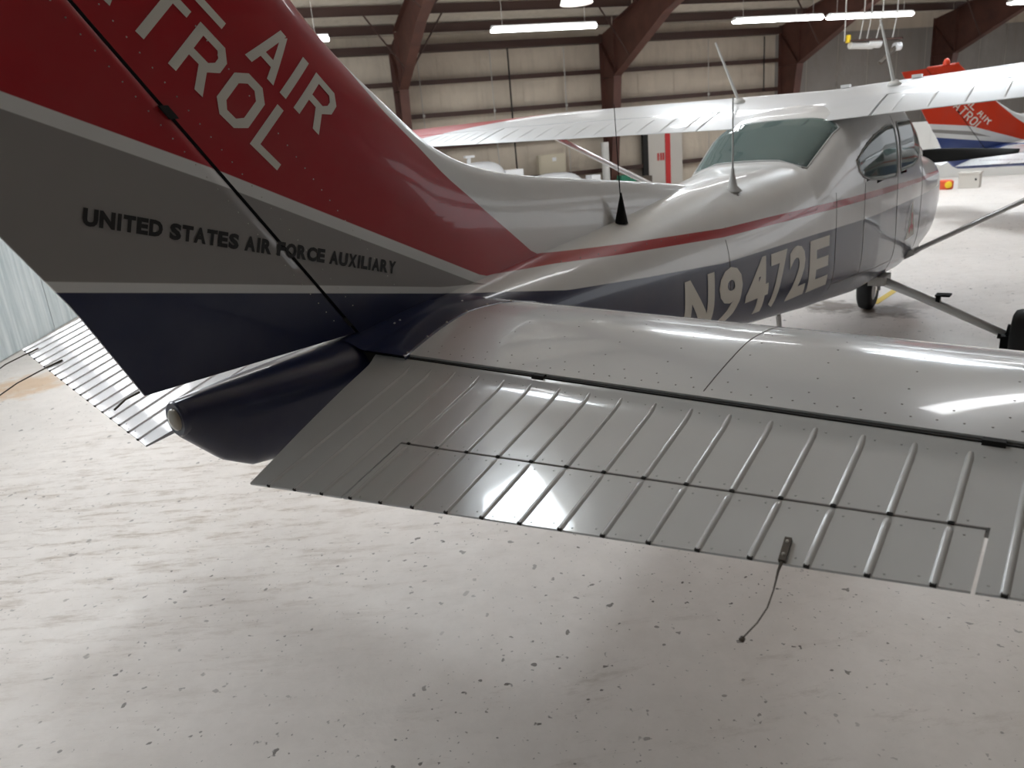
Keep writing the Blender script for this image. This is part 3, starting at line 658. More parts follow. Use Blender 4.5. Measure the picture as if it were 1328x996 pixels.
def build_airplane():
    root = thing('airplane', 'red, white and blue high-wing airplane nearest the camera, its grey elevator filling the foreground', 'airplane')
    # ---- fuselage skin with real window openings
    xs = list(np.linspace(.08, 3.15, 60))+list(np.linspace(3.2, 6.2, 151))+list(np.linspace(6.3, 7.75, 16))
    g = loft(xs, 144); keep = []
    V = np.array(g.v)
    for f in g.f:
        c = V[list(f)].mean(0)
        if len(f) == 4 and c[0] > 3.2:
            if abs(c[1]) > .3 and (in_poly(c[0], c[2], QWIN) or in_poly(c[0], c[2], DWIN)): continue
            if c[2] > 1.5 and 3.2 < c[0] < 3.85 and in_poly(c[0], c[1], RWIN): continue
        keep.append(f)
    fu = mk('fuselage', g.v, keep, 'scheme', root, True, True)
    bvh = BVHTree.FromPolygons([Vector(v) for v in g.v], [list(f) for f in g.f])
    def skin(sg, o):
        def fn(x, z, *_):
            h = bvh.ray_cast(Vector((x, sg*2.0, z)), Vector((0, -sg, 0)))
            y = abs(h[0].y) if h[0] is not None else side_y(x, z)
            return (x, sg*(y+o), z)
        return fn
    # tail cone with lamp
    g = loft(list(np.linspace(-.53, .075, 40)), 96, .992, True, True); tc = g.mk('tail_cone', 'navy', root, sharp=math.radians(60))
    G().lathe([(.046, -.012), (.047, 0), (.043, .005), (.028, .004)], (-.53, 0, 1.283), (-1, 0, 0), 28).mk('lamp_rim', 'navy', tc, sharp=SH)
    G().lathe([(.029, 0), (.029, .008), (.024, .012), (.012, .014)], (-.530, 0, 1.283), (-1, 0, 0), 28).mk('lamp_lens', 'lens', tc, sharp=math.radians(60), label='round frosted tail lamp lens')
    G().tube([(0.078, y, z) for _, y, z in ring(.078, 60, 1.0)][2:29], .0025, 5).mk('joint_seam', 'seam', tc)
    # ---- fin and dorsal fillet
    zs = list(np.linspace(1.34, 1.56, 8))+list(np.linspace(1.575, 1.80, 46))+list(np.linspace(1.81, 2.75, 60)); nc = 44
    Lr, Rr = [], []
    for z in zs:
        x0, x1 = fle(z), FHX(z); lrow, rrow = [], []
        for j in range(nc+1):
            u = j/nc; x = x0+(x1-x0)*(u*u*(.55)+u*.45)
            t_ = 0 if j == 0 else fin_t(x, z)
            lrow.append((x, t_, z)); rrow.append((x, -t_, z))
        Lr.append(lrow); Rr.append(rrow)
    g = G(); g.grid(Lr); g.grid(Rr)
    g.grid([[Lr[-1][j] for j in range(nc+1)], [(Lr[-1][j][0]*.97-.012, 0, 2.775) for j in range(nc+1)], [Rr[-1][j] for j in range(nc+1)]])
    fin = g.mk('fin', 'scheme', root, sharp=math.radians(50), label='tall swept tail fin with a long fillet along the spine')
    g = G(); g.grid([[(Lr[i][-1][0]+.004, sg*(Lr[i][-1][1]-.002), zs[i]) for i in range(len(zs))] for sg in (-1, 1)]); g.mk('gap_shade_spar', 'dark', fin)  # closing face coloured dark for the shade inside the rudder gap
    # rudder
    zs2 = np.linspace(1.366, 2.75, 40); nr = 20; A = []
    for z in zs2:
        xh, xt = FHX(z)-.013, rte(z); row = []
        for j in range(nr+1): x = xh+(xt-xh)*(j/nr); row.append((x, rud_t(x, z), z))
        back = [(x, -y, zz) for x, y, zz in row[::-1]]
        nose = [(xh+.012*math.cos(a)*.8, -rud_t(xh, z)*math.sin(a), z) for a in np.linspace(math.pi/2, -math.pi/2, 7)[1:-1]]
        A.append(row+back+nose+[row[0]])
    g = G(); g.grid(A); m_ = len(A[0])-1
    g.f.append(tuple(range(m_))); g.f.append(tuple((len(A)-1)*(m_+1)+j for j in range(m_)))
    rud = g.mk('rudder', 'scheme', root, sharp=math.radians(50))
    for z in (2.005, 1.405):
        G().box((FHX(z)-.004, -.030 if z > 1.9 else -.026, z), (.022, .012, .036), [(1, 0, 0), (0, 1, 0), (-.57, 0, .82)]).mk('hinge_bracket', 'dark', rud)
    G().tube([(-.603, -.003, 1.379), (-.642, -.01, 1.374), (-.673, -.012, 1.358)], [.0032, .0026, .0026], 6).mk('static_wick', 'wick', rud, label='dark static wick at the rudder foot')
    def fin_rivets(par, offs, z0, z1, step):
        pts = []
        for of in offs:
            for z in np.arange(z0, z1, step):
                x = FHX(z)+of
                if x > fle(z)-.03: continue
                for sg in (-1, 1): pts.append(((x, sg*(tailskin(x, z)+.0002), z), (0, sg, 0)))
        rivets('rivets', pts, .0022, par, 'rivet', .0012)
    fin_rivets(fin, (.05, .24), 1.45, 2.7, .031); fin_rivets(rud, (-.045,), 1.42, 2.7, .031)
    # ---- stabilizers
    def stab(sg):
        g = G(); P, Q = [], []
        for y in np.linspace(.15, SPAN, 30):
            le = .65-.094*(y-.34); th = .070*(1-.10*(y-.3)/1.5)
            row, low = [], []
            for j in range(31):
                u = (1-math.cos(math.pi*j/30))/2
                x = le+(.012-le)*u
                f = math.sqrt(max(0, 1-(1-min(1, u/.52))**2)) if u < .52 else 1-.745*((u-.52)/.48)**1.35
                zc = 1.318-.003*u
                row.append((x, sg*y, zc+th*f)); low.append((x, sg*y, zc-th*f*.95))
            P.append(row); Q.append(low)
        g.grid(P); g.grid(Q)
        n = 31
        for base in (0, 29*n):
            g.f.append(tuple(base+j for j in range(n))+tuple(30*n+base+j for j in range(n-1, 0, -1)))
        for i in range(29): g.f.append((i*n+30, (i+1)*n+30, 30*n+(i+1)*n+30, 30*n+i*n+30))
        st = g.mk('stabilizer', 'tail', root, sharp=math.radians(50))
        def topz(x, y):
            le = .65-.094*(y-.34); th = .070*(1-.10*(y-.3)/1.5); u = (le-x)/(le-.012)
            f = math.sqrt(max(0, 1-(1-min(1, u/.52))**2)) if u < .52 else 1-.745*((u-.52)/.48)**1.35
            return 1.318-.003*u+th*f
        if sg < 0:
            G().tube([(x, sg*(1.155+.01*(x)), topz(x, 1.155)+.0002) for x in np.linspace(.03, .46, 24)], .0013, 5).mk('skin_seam', 'seam', st)
        pts = []
        for y in np.arange(.34, SPAN-.02, .0415): pts.append(((.040, sg*y, topz(.04, y)), (0, 0, 1)))
        for y in np.arange(.36, SPAN-.02, .083): pts.append(((.075, sg*y, topz(.075, y)), (0, 0, 1)))
        for y in np.arange(.36, SPAN, .166):
            for x in (.13, .2, .27, .34, .41): pts.append(((x, sg*y, topz(x, y)), (0, 0, 1)))
        rivets('rivets', pts, .0028, st, 'seam', .0006)
        # spar face coloured dark for the shade between stabilizer and elevator
        G().box((.006, sg*(SPAN+.11)/2, 1.312), (.012, SPAN-.11, .030)).mk('gap_shade_spar', 'dark', st)
        # fairing from the fuselage over the stabilizer root
        F = []
        for x in np.linspace(-.012, .60, 26):
            row = []
            y0 = .02+.12*max(0, min(1, (x-.30)/.25)); y1 = .302-.04*math.sin(math.pi*min(1, max(0, (x+.05)/.75)))+.03*max(0, (x-.45)/.15)
            for k in range(21):
                y = y0+(y1-y0)*k/20; hw_ = fus(x)[3]
                zf = top_zf(x, y) if y < hw_ else fus(x)[1]-.3*(y-hw_)
                zs_ = topz(min(max(x, .014), .60), .34)
                kk = .045; hh = max(0, min(1, .5+.5*(zf-zs_)/kk)); z = zs_+(zf-zs_)*hh+kk*hh*(1-hh)*(.6 if k < 17 else .6*(20-k)/3)
                row.append((x, sg*y, z+.003-.02*max(0, (x-.5)/.1)*(1-k/20)))
            row.append((x, sg*(y1+.001), row[-1][2]-.012)); F.append(row)
        fa = G().grid(F).mk('root_fairing', 'scheme', root, True)
        pts = [((F[i][20][0], F[i][20][1]-sg*.007, F[i][20][2]+.0004), (0, 0, 1)) for i in range(1, 24, 4)]+[((F[i][5][0], F[i][5][1], F[i][5][2]+.0004), (0, sg*.4, 1)) for i in (7, 8, 18)]
        rivets('screws', pts, .0042, fa, 'rivet', .003)
        return st
    stab(-1); stab(1)
    # ---- elevators
    Y_IN_TAB, Y_OUT_TAB = .545, 1.692
    def cin(y): # inboard cut-away: smallest |y| allowed at a chord c is handled per row
        return 0
    def inner_y(c): return float(np.interp(c, [-.03, .07, .304, .545], [.163, .163, .204, .258]))
    def thick(u): return .044*(1-u)+.005*u
    def slab(name, rows, m, parent, sg, tipcap=True):
        """rows: list of lists of (c, y); closed slab below the elevator plane"""
        g = G(); R, Cn = len(rows), len(rows[0])
        T = [[EP(c, sg*y, 0) for c, y in r] for r in rows]
        B = [[EP(c, sg*y, -thick(max(0, min(1, c/chord(y))))) for c, y in r] for r in rows]
        g.grid(T); g.grid(B); o = R*Cn
        per = [(0, j) for j in range(Cn)]+[(i, Cn-1) for i in range(1, R)]+[(R-1, j) for j in range(Cn-2, -1, -1)]+[(i, 0) for i in range(R-2, 0, -1)]
        for k in range(len(per)):
            a, b = per[k], per[(k+1) % len(per)]; ia, ib = a[0]*Cn+a[1], b[0]*Cn+b[1]; g.f.append((ia, ib, ib+o, ia+o))
        return g.mk(name, m, parent, sharp=math.radians(40))
    def bead(y, c0, c1, parent, sg, nm='bead'):
        n = 14; g = G(); P = []; hw = .0068
        prof = [(-1, -.0004), (-.72, .0016), (-.35, .0038), (0, .0044), (.35, .0038), (.72, .0016), (1, -.0004)]
        for i in range(n+1):
            t = i/n; c = c0+(c1-c0)*t; k = min(1, (t*(c1-c0))/.012)
            k = math.sqrt(max(0, 1-(1-k)**2))
            P.append([EP(c, sg*y+a*hw*(.55+.45*k), h*k-.0003) for a, h in prof])
        g.grid(P); b = n*len(prof); g.f.append(tuple(b+j for j in range(len(prof))))
        return g.mk(nm, 'tail', parent, sharp=math.radians(70))
    def elevator(sg, tabbed):
        ys_in = [inner_y(c) for c in (0, .07, .3, .53)]
        cs = lambda y, c1, n: [-.012, -.004, .006, .018, .032, .05]+[.05+(c1-.05)*j/(n-5) for j in range(1, n-4)]
        n = 10
        def inner_block(y1, cut):  # from the slanted root edge to y1
            rows = []
            for i in range(5):
                t = i/4; r = []
                for j in range(n+1):
                    ce = chord(.26+(y1-.26)*t); c = cs(0, ce, n)[j]; y = inner_y(c)*(1-t)+y1*t; r.append((c, y))
                rows.append(r)
            return rows
        if not tabbed:
            rows = inner_block(.56, 0)
            for y in np.linspace(.6, SPAN-.02, 14): rows.append([(c, y) for c in cs(y, chord(y), n)])
            el = slab('elevator', rows, 'tail', root, sg)
            tab = None
        else:
            rows = inner_block(Y_IN_TAB-.003, 0)
            el = slab('elevator', rows, 'tail', root, sg)
            mid = [[(c, y) for c in cs(y, tabc(y)-.0045, n)] for y in np.linspace(Y_IN_TAB-.003, Y_OUT_TAB+.004, 14)]
            slab('elevator_skin', mid, 'tail', el, sg)
            out = [[(c, y) for c in cs(y, chord(y), n)] for y in np.linspace(Y_OUT_TAB+.004, SPAN-.02, 4)]
            slab('elevator_tip', out, 'tail', el, sg)
            tr = [[(tabc(y)+.0015+(chord(y)-tabc(y)-.0015)*j/n, y) for j in range(n+1)] for y in np.linspace(Y_IN_TAB+.0015, Y_OUT_TAB-.0015, 14)]
            tab = slab('trim_tab', tr, 'tail', root, sg); tab['label'] = 'long trim tab set into the trailing edge of the near elevator'
            G().tube([EP(tabc(y)-.001, sg*y, -.002) for y in np.linspace(Y_IN_TAB, Y_OUT_TAB, 12)], .0038, 6).mk('tab_hinge', 'seam', tab)
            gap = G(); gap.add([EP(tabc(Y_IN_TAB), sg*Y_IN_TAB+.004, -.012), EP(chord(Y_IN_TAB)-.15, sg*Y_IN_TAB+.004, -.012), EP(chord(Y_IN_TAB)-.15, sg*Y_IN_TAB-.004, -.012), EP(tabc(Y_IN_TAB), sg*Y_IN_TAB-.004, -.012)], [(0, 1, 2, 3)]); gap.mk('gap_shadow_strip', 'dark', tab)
        # nose of the elevator
        P = []
        for y in np.linspace(.165, SPAN-.02, 12):
            P.append([EP(-.012-.020*math.cos(a), sg*y, -.0205+.0205*math.sin(a)) for a in np.linspace(math.pi/2, -math.pi/2, 7)])
        G().grid(P).mk('leading_edge', 'dark', el)
        # rounded tip
        P = []
        for a in np.linspace(0, math.pi, 9):
            row = []
            for j in range(13):
                u = j/12; y = SPAN-.02; c = -.012+(chord(y)+.012)*u; th = thick(max(0, u))
                row.append(EP(c, sg*(y+.016*math.sin(a)*(1-u*.7)), -th/2+th/2*math.cos(a)))
            P.append(row)
        G().grid(P).mk('tip_cap', 'tail', el, True)
        ends = []; rv = []
        for k in range(-1, 18):
            y = -PY0+PP*k
            if y < .30 and k < 0: continue
            c1 = chord(y)
            if tabbed and Y_IN_TAB < y < Y_OUT_TAB:
                bead(y, .012, tabc(y)-.004, el, sg); bead(y, tabc(y)+.004, c1-.001, tab, sg)
                for dy in (-.02, .02):
                    rv += [(EP(tabc(y)-.016, sg*(y+dy)), (-SE, 0, CE)), (EP(tabc(y)+.016, sg*(y+dy)), (-SE, 0, CE))]
                ends.append(EP(tabc(y)-.001, sg*y, .001))
            else: bead(y, .012, c1-.001, el, sg)
            for dy in (-.02, .02): rv += [(EP(.02, sg*(y+dy)), (-SE, 0, CE)), (EP(c1-.012, sg*(y+dy)), (-SE, 0, CE))]
            ends.append(EP(c1-.0005, sg*y, .0006))
        g = G()
        for e in ends: g.box(e, (.0052, .0085, .005), [(CE, 0, SE), (0, 1, 0), (-SE, 0, CE)])
        o = g.mk('bead_ends', 'dark', el); o['kind'] = 'stuff'
        rivets('rivets', rv, .0024, el, 'tail', .0012)
        for y in (.745, 1.675):   # hinge brackets in the gap
            G().box((.004, sg*y, 1.322), (.016, .034, .018)).mk('hinge_bracket', 'dark', el)
        return el
    er = elevator(-1, True); er['label'] = 'near elevator drooping, with raised beads and a trim tab'
    el = elevator(1, False); el['label'] = 'far elevator behind the rudder, drooping'
    # static wicks
    bs = [EP(.302, -1.440, .004), EP(.345, -1.445, .004)]
    tw_ = G(); a, b = np.array(bs[0]), np.array(bs[1]); t_ = (b-a)/np.linalg.norm(b-a); nn = np.array([-SE, 0, CE]); tw_.box((a+b)/2, (.050, .011, .007), [t_, np.cross(nn, t_), nn])
    wk = tw_.mk('static_wick', 'wick', er, label='static wick hanging from the near elevator')
    g = G(); g.tube([EP(.35, -1.4455, .004), EP(.366, -1.4455, .001), EP(.40, -1.450, -.003), EP(.435, -1.4525, -.004), EP(.468, -1.449, -.003), EP(.500, -1.4415, 0)], [.0030, .0020, .0012, .0012, .0012, .0012], 6)
    g.lathe([(.001, 0), (.0042, .002), (.0042, .007), (.001, .009)], EP(.500, -1.4415, 0), (-.9, .1, -.2), 8); g.mk('wick_rod', 'wick', el and er)
    rivets('screws', [(EP(.308, -1.4408, .008), (-SE, 0, CE)), (EP(.336, -1.4438, .008), (-SE, 0, CE))], .003, er, 'rivet', .002)
    for (c, y, dx) in ((.272, 1.655, .16), (.302, 1.345, .24)):
        G().tube([EP(c, y, .004), EP(c+.05, y+.02, .003), EP(c+.5*dx+.05, y+.026, .004), EP(c+dx+.06, y+.012, -.006)], [.0042, .0030, .0026, .0026], 6).mk('static_wick', 'wick', el)
    # ---- wing
    RT, LT = 3.775, 5.405
    def wing_sec(y):
        ay = abs(y); te = RT+(0 if ay < 2.5 else .20*(ay-2.5)/2.95); le = LT-(0 if ay < 2.5 else .30*(ay-2.5)/2.95)
        return te, le, 1.83+.03*ay, .135-(.02*max(0, ay-2.5)/2.95)
    INC = .072
    def wing_pt(y, u, top):  # u from the trailing edge (0) to the leading edge (1)
        te, le, z0, tc = wing_sec(y); c = le-te; x = te+c*u
        cam_ = .024*4*u*(1-u)*1.0; h = airf(1-u, tc)
        return (x, y, z0+INC*c*u+c*(cam_+(h if top else -h*.82)))
    ys = np.concatenate([np.linspace(-5.45, -2.5, 14), np.linspace(-2.2, 2.2, 19), np.linspace(2.5, 5.45, 14)])
    us = [(1-math.cos(math.pi*j/30))/2 for j in range(31)]
    CU_ = .26     # flap and aileron chord fraction
    def wing_skin(ylist, u0, u1, name, parent, lift=0.):
        P, Q = [], []
        uu = [u0+(u1-u0)*t for t in us]
        for y in ylist:
            P.append([wing_pt(y, u, True) for u in uu]); Q.append([wing_pt(y, u, False) for u in uu])
        g = G(); g.grid(P); g.grid(Q); n = 31; R = len(ylist); o = R*n
        for b in (0, (R-1)*n): g.f.append(tuple(b+j for j in range(n))+tuple(o+b+j for j in range(n-1, -1, -1)))
        for i in range(R-1): g.f.append((i*n, (i+1)*n, o+(i+1)*n, o+i*n)); g.f.append((i*n+30, (i+1)*n+30, o+(i+1)*n+30, o+i*n+30))
        return g.mk(name, 'wing', parent, sharp=math.radians(40))
    wg = wing_skin(ys, CU_+.006, 1, 'wing', root)
    wing_skin(np.linspace(-.56, .56, 9), 0, CU_+.0055, 'wing_center_trailing_edge', wg)
    for sg in (-1, 1):
        fl = wing_skin(sg*np.linspace(.575, 2.60, 12), .001, CU_-.006, 'flap', root)
        al = wing_skin(sg*np.linspace(2.62, 5.2, 12), .001, CU_-.008, 'aileron', root)
        wing_skin(sg*np.linspace(5.215, 5.45, 4), 0, CU_+.0055, 'tip_trailing_edge', wg)
        for par, y0, y1, st_ in ((fl, .68, 2.55, .19), (al, 2.75, 5.15, .12)):
            for y in np.arange(y0, y1, st_):
                P = []
                for t in np.linspace(.0, 1, 9):
                    u = .012+.21*t; p = np.array(wing_pt(sg*y, u, True)); k = math.sqrt(max(0, 1-(2*t-1)**6))
                    P.append([p+np.array([0, a*.009, h*k-.0005]) for a, h in ((-1, 0), (-.4, .005), (.4, .005), (1, 0))])
                G().grid(P).mk('bead', 'wing', par, True)
        # rounded wing tip
        P = []
        for a in np.linspace(0, math.pi, 7):
            P.append([tuple(np.array(wing_pt(sg*5.45, u, True))*(1+math.cos(a))/2+np.array(wing_pt(sg*5.45, u, False))*(1-math.cos(a))/2+np.array([0, sg*.06*math.sin(a), -.03*math.sin(a)])) for u in us])
        G().grid(P).mk('wing_tip', 'wing', wg, True)
        # strut
        A, B = np.array([5.62, sg*.50, .70]), np.array([5.0, sg*2.7, wing_pt(2.7, .75, False)[2]+.01])
        t_ = (B-A)/np.linalg.norm(B-A); X = np.array([1., 0, 0])-t_*t_[0]; X /= np.linalg.norm(X); Y = np.cross(t_, X)
        P = [[Q_+X*.055*math.cos(a)+Y*.019*math.sin(a) for a in np.linspace(0, 2*math.pi, 17)] for Q_ in (A, A*.5+B*.5, B)]
        sr = G().grid(P).mk('wing_strut', 'white', root, True)
        g = G(); g.box(A+t_*.03, (.13, .05, .09), [X, Y, t_]); g.mk('strut_fairing', 'white', sr)
        # whip antenna on the wing
        bx_ = (4.5, sg*.54, wing_pt(sg*.54, .445, True)[2])
        g = G(); tip = (4.3, -.475, 2.43) if sg < 0 else (4.3, .645, 2.455)
        g.tube([np.array(bx_)*(1-t)+np.array(tip)*t for t in (0, .06, .5, 1)], [.016, .012, .010, .007], 8); an = g.mk('antenna', 'pale', wg, sharp=SH, label='pale wing-top rod antenna')
        G().lathe([(.045, -.004), (.042, .012), (.018, .035)], bx_, (0, 0, 1), 16).mk('antenna_base', 'pale', root, sharp=SH)
    for (x, y) in ((4.8, -.15), (4.8, -.62)):
        zt_ = wing_pt(y, (x-RT)/1.63, True)[2]; G().box((x, y, zt_+.012), (.06, .06, .022)).mk('vent_cap', 'white', wg)
    # ---- glass, seams, interior
    for sg in (-1, 1):
        q = patch(QWIN, sfn(sg, .001), .004).mk('rear_side_window', 'glass', root, True)
        G().tube([sfn(sg, .002)(a, b, 0) for a, b in dens(QWIN, 4)], .0055, 6, False).mk('window_gasket', 'gasket', q, True)
        q = patch(DWIN, sfn(sg, .001), .004).mk('door_window', 'glass', root, True)
        G().tube([sfn(sg, .002)(a, b, 0) for a, b in dens(DWIN, 4)], .0055, 6, False).mk('window_gasket', 'gasket', q, True)
    q = patch(RWIN, tfn(.001), .005, 30, 16).mk('rear_window', 'glass', root, True, label='wide sloping rear window under the wing')
    G().tube([tfn(.003)(a, b, 0) for a, b in dens(RWIN, 5)], .006, 6, False).mk('window_gasket', 'gasket', q, True)
    ws = patch(WSC, tfn(.014), .006, 20, 16).mk('windshield', 'glass', root, True)
    patch(WSC, tfn(.002), .004, 20, 16).mk('sunshade', 'shade', ws, True, label='silver sunshade behind the windshield')
    sm = [[(2.17,1.33),(2.17,.93)], [(3.46,1.42),(3.46,.78)], [(3.93,1.44),(3.93,.80)], [(4.76,1.83),(4.77,1.40),(4.80,1.1),(4.86,.72)], [(5.74,1.62),(5.76,1.2),(5.72,.74)], [(3.46,.86),(3.93,.84),(4.8,.78)]]
    for pl in sm:
        G().tube([skin(-1, .0)(a, b) for a, b in dens(pl, 12, False)], .0022, 5).mk('skin_seam', 'seam', fu)
    pts = [(sfn(-1)(x, z, 0), (0, -1, 0)) for x in np.arange(1.0, 5.6, .11) for z in (1.45-.03*x,)]
    rivets('rivets', pts, .004, fu, 'seam')
    for i, (x, y) in enumerate(((4.35, -.24), (4.35, .24), (5.1, -.25), (5.1, .25))):
        g = G(); g.box((x, y, .92), (.46, .42, .14)); g.box((x-.24, y, 1.18), (.12, .42, .56), [(.97, 0, .24), (0, 1, 0), (-.24, 0, .97)]); g.box((x-.31, y, 1.50), (.08, .24, .16)); g.mk('seat', 'seat', root)
    # ---- lettering
    e = np.array([math.cos(-.8255), math.sin(-.8255)]); v = np.array([-e[1], e[0]]); o = np.array([-.429, 2.175])
    def finmap(a, b):
        p = o+e*a+v*b; return (p[0], -(tailskin(p[0], p[1])+.0015), p[1])
    for ch, u in zip('PATROL', (-.292, -.165, -.040, .087, .212, .340)):
        mapped('letter', [[(u+a, b) for a, b in pl] for pl in block(ch, .137)], finmap, 'letter', fin)
    for ch, u in zip('CIVILAIR', (-.30, -.173, -.135, -.008, .037, .207, .3275, .379)):
        mapped('letter', [[(u+a, .1655+b*.96) for a, b in pl] for pl in block(ch, .137, .098)], finmap, 'letter', fin)
    A, B = np.array([-.638, 1.779]), np.array([.225, 1.512]); L = np.linalg.norm(B-A); t_ = (B-A)/L; n_ = np.array([-t_[1], t_[0]])
    def usmap(a, b):
        p = A+t_*a+n_*b; return (p[0], -(tailskin(p[0], p[1])+.0015), p[1])
    full = 'UNITED STATES AIR FORCE AUXILIARY'
    adv = {'I': .32, ' ': .30, 'A': .70, 'L': .56, 'T': .62, 'E': .60, 'F': .57, 'S': .64, 'R': .68, 'C': .70, 'O': .76, 'D': .72, 'U': .72, 'N': .76, 'X': .68, 'Y': .66}
    tot = sum(adv[c] for c in full); u = 0; hcap = .0385
    for c in full:
        w_ = adv[c]/tot*L
        if c != ' ':
            pl = fit(text_polys(c, .055), u+.03*w_ if c != 'I' else u+.22*w_, -.001 if c in 'OCSU' else 0, u+.96*w_ if c != 'I' else u+.78*w_, hcap)
            xm = (A+t_*(u+w_/2))[0]; zm = (A+t_*(u+w_/2))[1]
            mapped('letter', pl, usmap, 'black', rud if xm < FHX(zm) else fin, 1)
        u += w_
    xsN = [(1.745, 2.015), (2.06, 2.29), (2.33, 2.58), (2.605, 2.80), (2.83, 3.06), (3.10, 3.37)]
    for c, (x0, x1) in zip('N9472E', xsN):
        z0 = .895-.02*(x0-1.745)/1.6
        mapped('number', fit(text_polys(c, .035), x0, z0, x1, z0+.305), skin(-1, .0025), 'letter', fu, 5, .03)
    # emblem on the door
    cx, cz, r = 5.36, .98, .20
    mapped('emblem', [[(cx+r*math.cos(a), cz+r*math.sin(a)) for a in np.linspace(0, 2*math.pi, 32, endpoint=False)]], skin(-1, .002), 'navy', fu)
    mapped('emblem_triangle', [[(cx-r*.86, cz-r*.5), (cx+r*.86, cz-r*.5), (cx, cz+r)]], skin(-1, .0035), 'letter', fu)
    bl = []
    for k in range(3):
        a = math.pi/2+k*2*math.pi/3; d_ = np.array([math.cos(a), math.sin(a)]); p_ = np.array([-d_[1], d_[0]]); c_ = np.array([cx, cz])
        bl.append([tuple(c_+p_*.016), tuple(c_-p_*.016), tuple(c_+d_*r*.42-p_*.03), tuple(c_+d_*r*.5), tuple(c_+d_*r*.42+p_*.03)])
    mapped('emblem_propeller', bl, skin(-1, .005), 'redvinyl', fu)
    # ---- antennas on the spine
    b = np.array([1.564, -.085, 1.490])
    G().lathe([(.030, 0), (.022, .04), (.010, .10), (.0035, .135)], b, (.05, 0, 1), 14).mk('antenna', 'blackpaint', root, sharp=SH, label='thin black whip antenna with a black cone base')
    G().tube([b+np.array([0, 0, .12]), b+np.array([-.01, 0, .3]), b+np.array([-.02, .0, .50])], [.0030, .0022, .0018], 6).mk('antenna_whip', 'blackpaint', root)
    b = np.array([2.523, -.208, 1.53])
    G().lathe([(.048, 0), (.045, .008), (.024, .03), (.012, .09), (.008, .12)], b, (0, 0, 1), 16).mk('antenna', 'gasket', root, sharp=SH, label='grey whip antenna ahead of the black one')
    G().tube([b+np.array([0, 0, .11]), b+np.array([0, 0, .47])], [.006, .004], 6).mk('antenna_whip', 'gasket', root)
    G().box((3.5, -.14, .56), (.06, .012, .16), [(1, 0, .25), (0, 1, 0), (-.25, 0, 1)]).mk('belly_antenna', 'pale', root)
    # ---- landing gear
    def wheel(c, r, wd, parent, nm='wheel'):
        w1 = G().lathe([(r*.55, -wd*.42), (r*.8, -wd*.5), (r*.95, -wd*.40), (r, -wd*.2), (r, wd*.2), (r*.95, wd*.40), (r*.8, wd*.5), (r*.55, wd*.42)], c, (0, 1, 0), 40).mk('tyre', 'rubber', parent, sharp=math.radians(50))
        G().lathe([(.05, -wd*.52), (r*.42, -wd*.46), (r*.55, -wd*.40), (r*.55, wd*.40), (r*.42, wd*.46), (.05, wd*.52)], c, (0, 1, 0), 28).mk('wheel_hub', 'white', w1, sharp=SH)
    for sg in (-1, 1):
        a = np.array([4.98, sg*.40, .61]); b = np.array([4.92, sg*1.30, .24])
        lg = G().tube([a, a*.66+b*.34+np.array([0, 0, .008]), a*.33+b*.67+np.array([0, 0, .004]), b], [.036, .034, .031, .028], 14).mk('gear_leg', 'white', root, True)
        p = a*.5+b*.5; g = G(); g.box(p+np.array([0, 0, .045]), (.05, .03, .05)); g.box(p+np.array([.02, sg*.03, .075]), (.10, .10, .012)); g.mk('step', 'blackpaint', lg)
        wheel((4.92, sg*1.42, .215), .215, .16, root)
        g = G(); g.lathe([(.10, 0), (.10, .012)], (4.92, sg*1.315, .215), (0, sg, 0), 24); g.box((4.84, sg*1.31, .20), (.06, .05, .10)); g.tube([(4.92, sg*1.26, .235), (4.92, sg*1.40, .215)], .03, 10); g.mk('brake', 'blackpaint', root, sharp=SH)
        G().box((5.0, sg*.42, .60), (.22, .12, .07)).mk('leg_fairing', 'pale', lg)
    wheel((6.5, 0, .19), .19, .14, root)
    g = G(); g.tube([(6.5, -.10, .19), (6.5, -.10, .44), (6.53, 0, .48), (6.5, .10, .44), (6.5, .10, .19)], .016, 8); g.tube([(6.53, 0, .46), (6.58, 0, .75)], .035, 12); g.mk('nose_gear_fork', 'white', root, sharp=SH)
    # ---- nose
    hub = np.array([7.80, 0, 1.375])
    G().lathe([(.17, -.04), (.165, .05), (.13, .17), (.07, .27), (.015, .31)], hub, (1, 0, 0), 28).mk('spinner', 'white', root, sharp=math.radians(60))
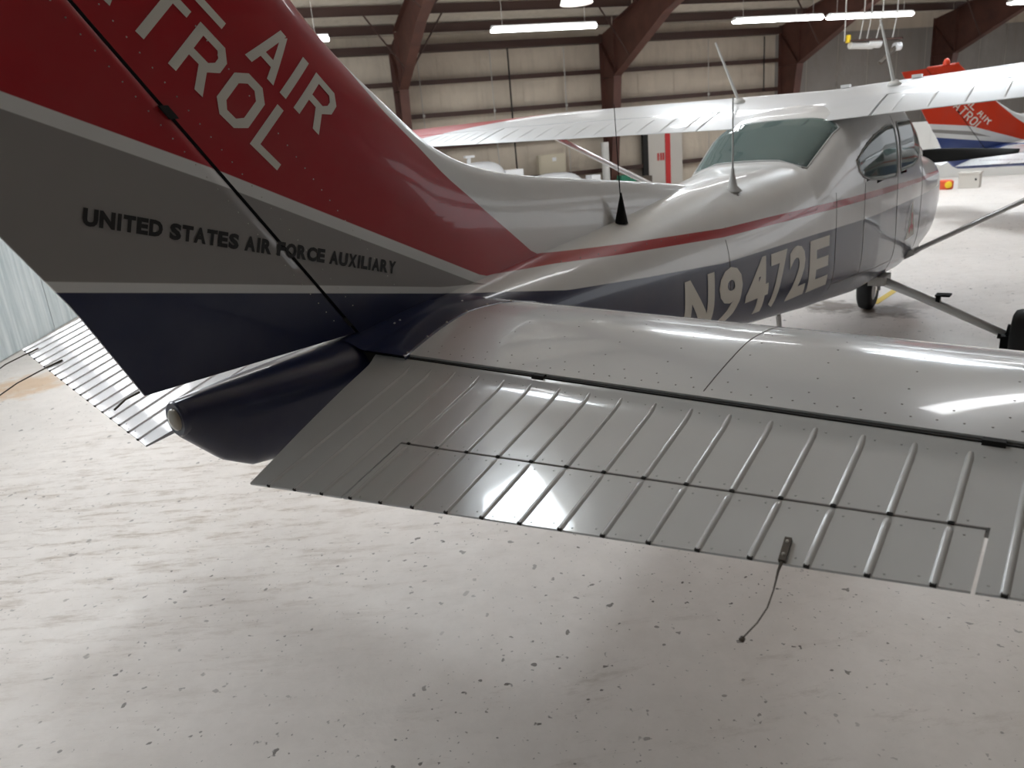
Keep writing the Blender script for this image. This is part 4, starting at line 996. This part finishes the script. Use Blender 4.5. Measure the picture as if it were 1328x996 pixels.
    for sg in (-1, 1):
        P = []
        for t in np.linspace(.1, 1, 16):
            rr = 1.02*t; cw = .10*float(np.interp(t, [.1, .25, .5, .8, .97, 1], [.8, 1., 1.0, .85, .66, .58])); an = math.radians(62-42*t); tk = .014*(1.2-t)+.004
            row = []
            for k in range(13):
                a = 2*math.pi*k/12; u_, v_ = cw*math.cos(a), tk*math.sin(a)
                row.append(hub+np.array([.03+sg*0+u_*math.cos(an)*.9+v_*math.sin(an), sg*rr, (u_*math.sin(an)*.9+.0-v_*math.cos(an)) if True else 0]))
            P.append(row)
        g = G().grid(P); g.f.append(tuple(range(12))); g.f.append(tuple(15*13+k for k in range(12)))
        g.mk('propeller_blade', 'blackpaint', root, True)
    G().lathe([(.055, 0), (.05, .05), (.03, .09), (.005, .10)], (-.60, 0, 2.765), (0, 0, 1), 16).mk('beacon', 'cowlred', root, sharp=math.radians(60), label='red beacon on top of the fin')
    return root
plane = build_airplane()
# second airplane of the same type, nose to the right, ahead of the first
def copy_tree(o, parent=None):
    c = o.copy(); COL.objects.link(c); c.parent = parent
    if parent: c.matrix_parent_inverse = o.matrix_parent_inverse
    for ch in list(o.children): copy_tree(ch, c)
    return c
p2 = copy_tree(plane)
p2['label'] = 'second airplane with a bright red fin and blue tail, colours lifted for its light, parked beyond the black propeller'
plane['group'] = p2['group'] = 'high-wing airplanes in the hangar'
P2A, P2P = -.984, math.radians(-2.7)      # it sits tail-low on its main wheels
p2.rotation_euler = (0, P2P, P2A); p2.location = (13.74, -.044, -.23)
for ch in list(p2.children):
    nm_ = ch.name.split('.')[0]
    if nm_ == 'tail_cone': ch.material_slots[0].link = 'OBJECT'; ch.material_slots[0].material = M['navy2']
    if nm_ in ('fuselage', 'fin', 'rudder', 'root_fairing'):
        ch.material_slots[0].link = 'OBJECT'; ch.material_slots[0].material = M['scheme2']
    for g_ in list(ch.children):
        if g_.name.split('.')[0] == 'number': bpy.data.objects.remove(g_); continue
        if g_.name.split('.')[0] == 'letter':
            if g_.data.materials[0] == M['black']: bpy.data.objects.remove(g_)
            else: g_.location = (.05, -.002, -.20)
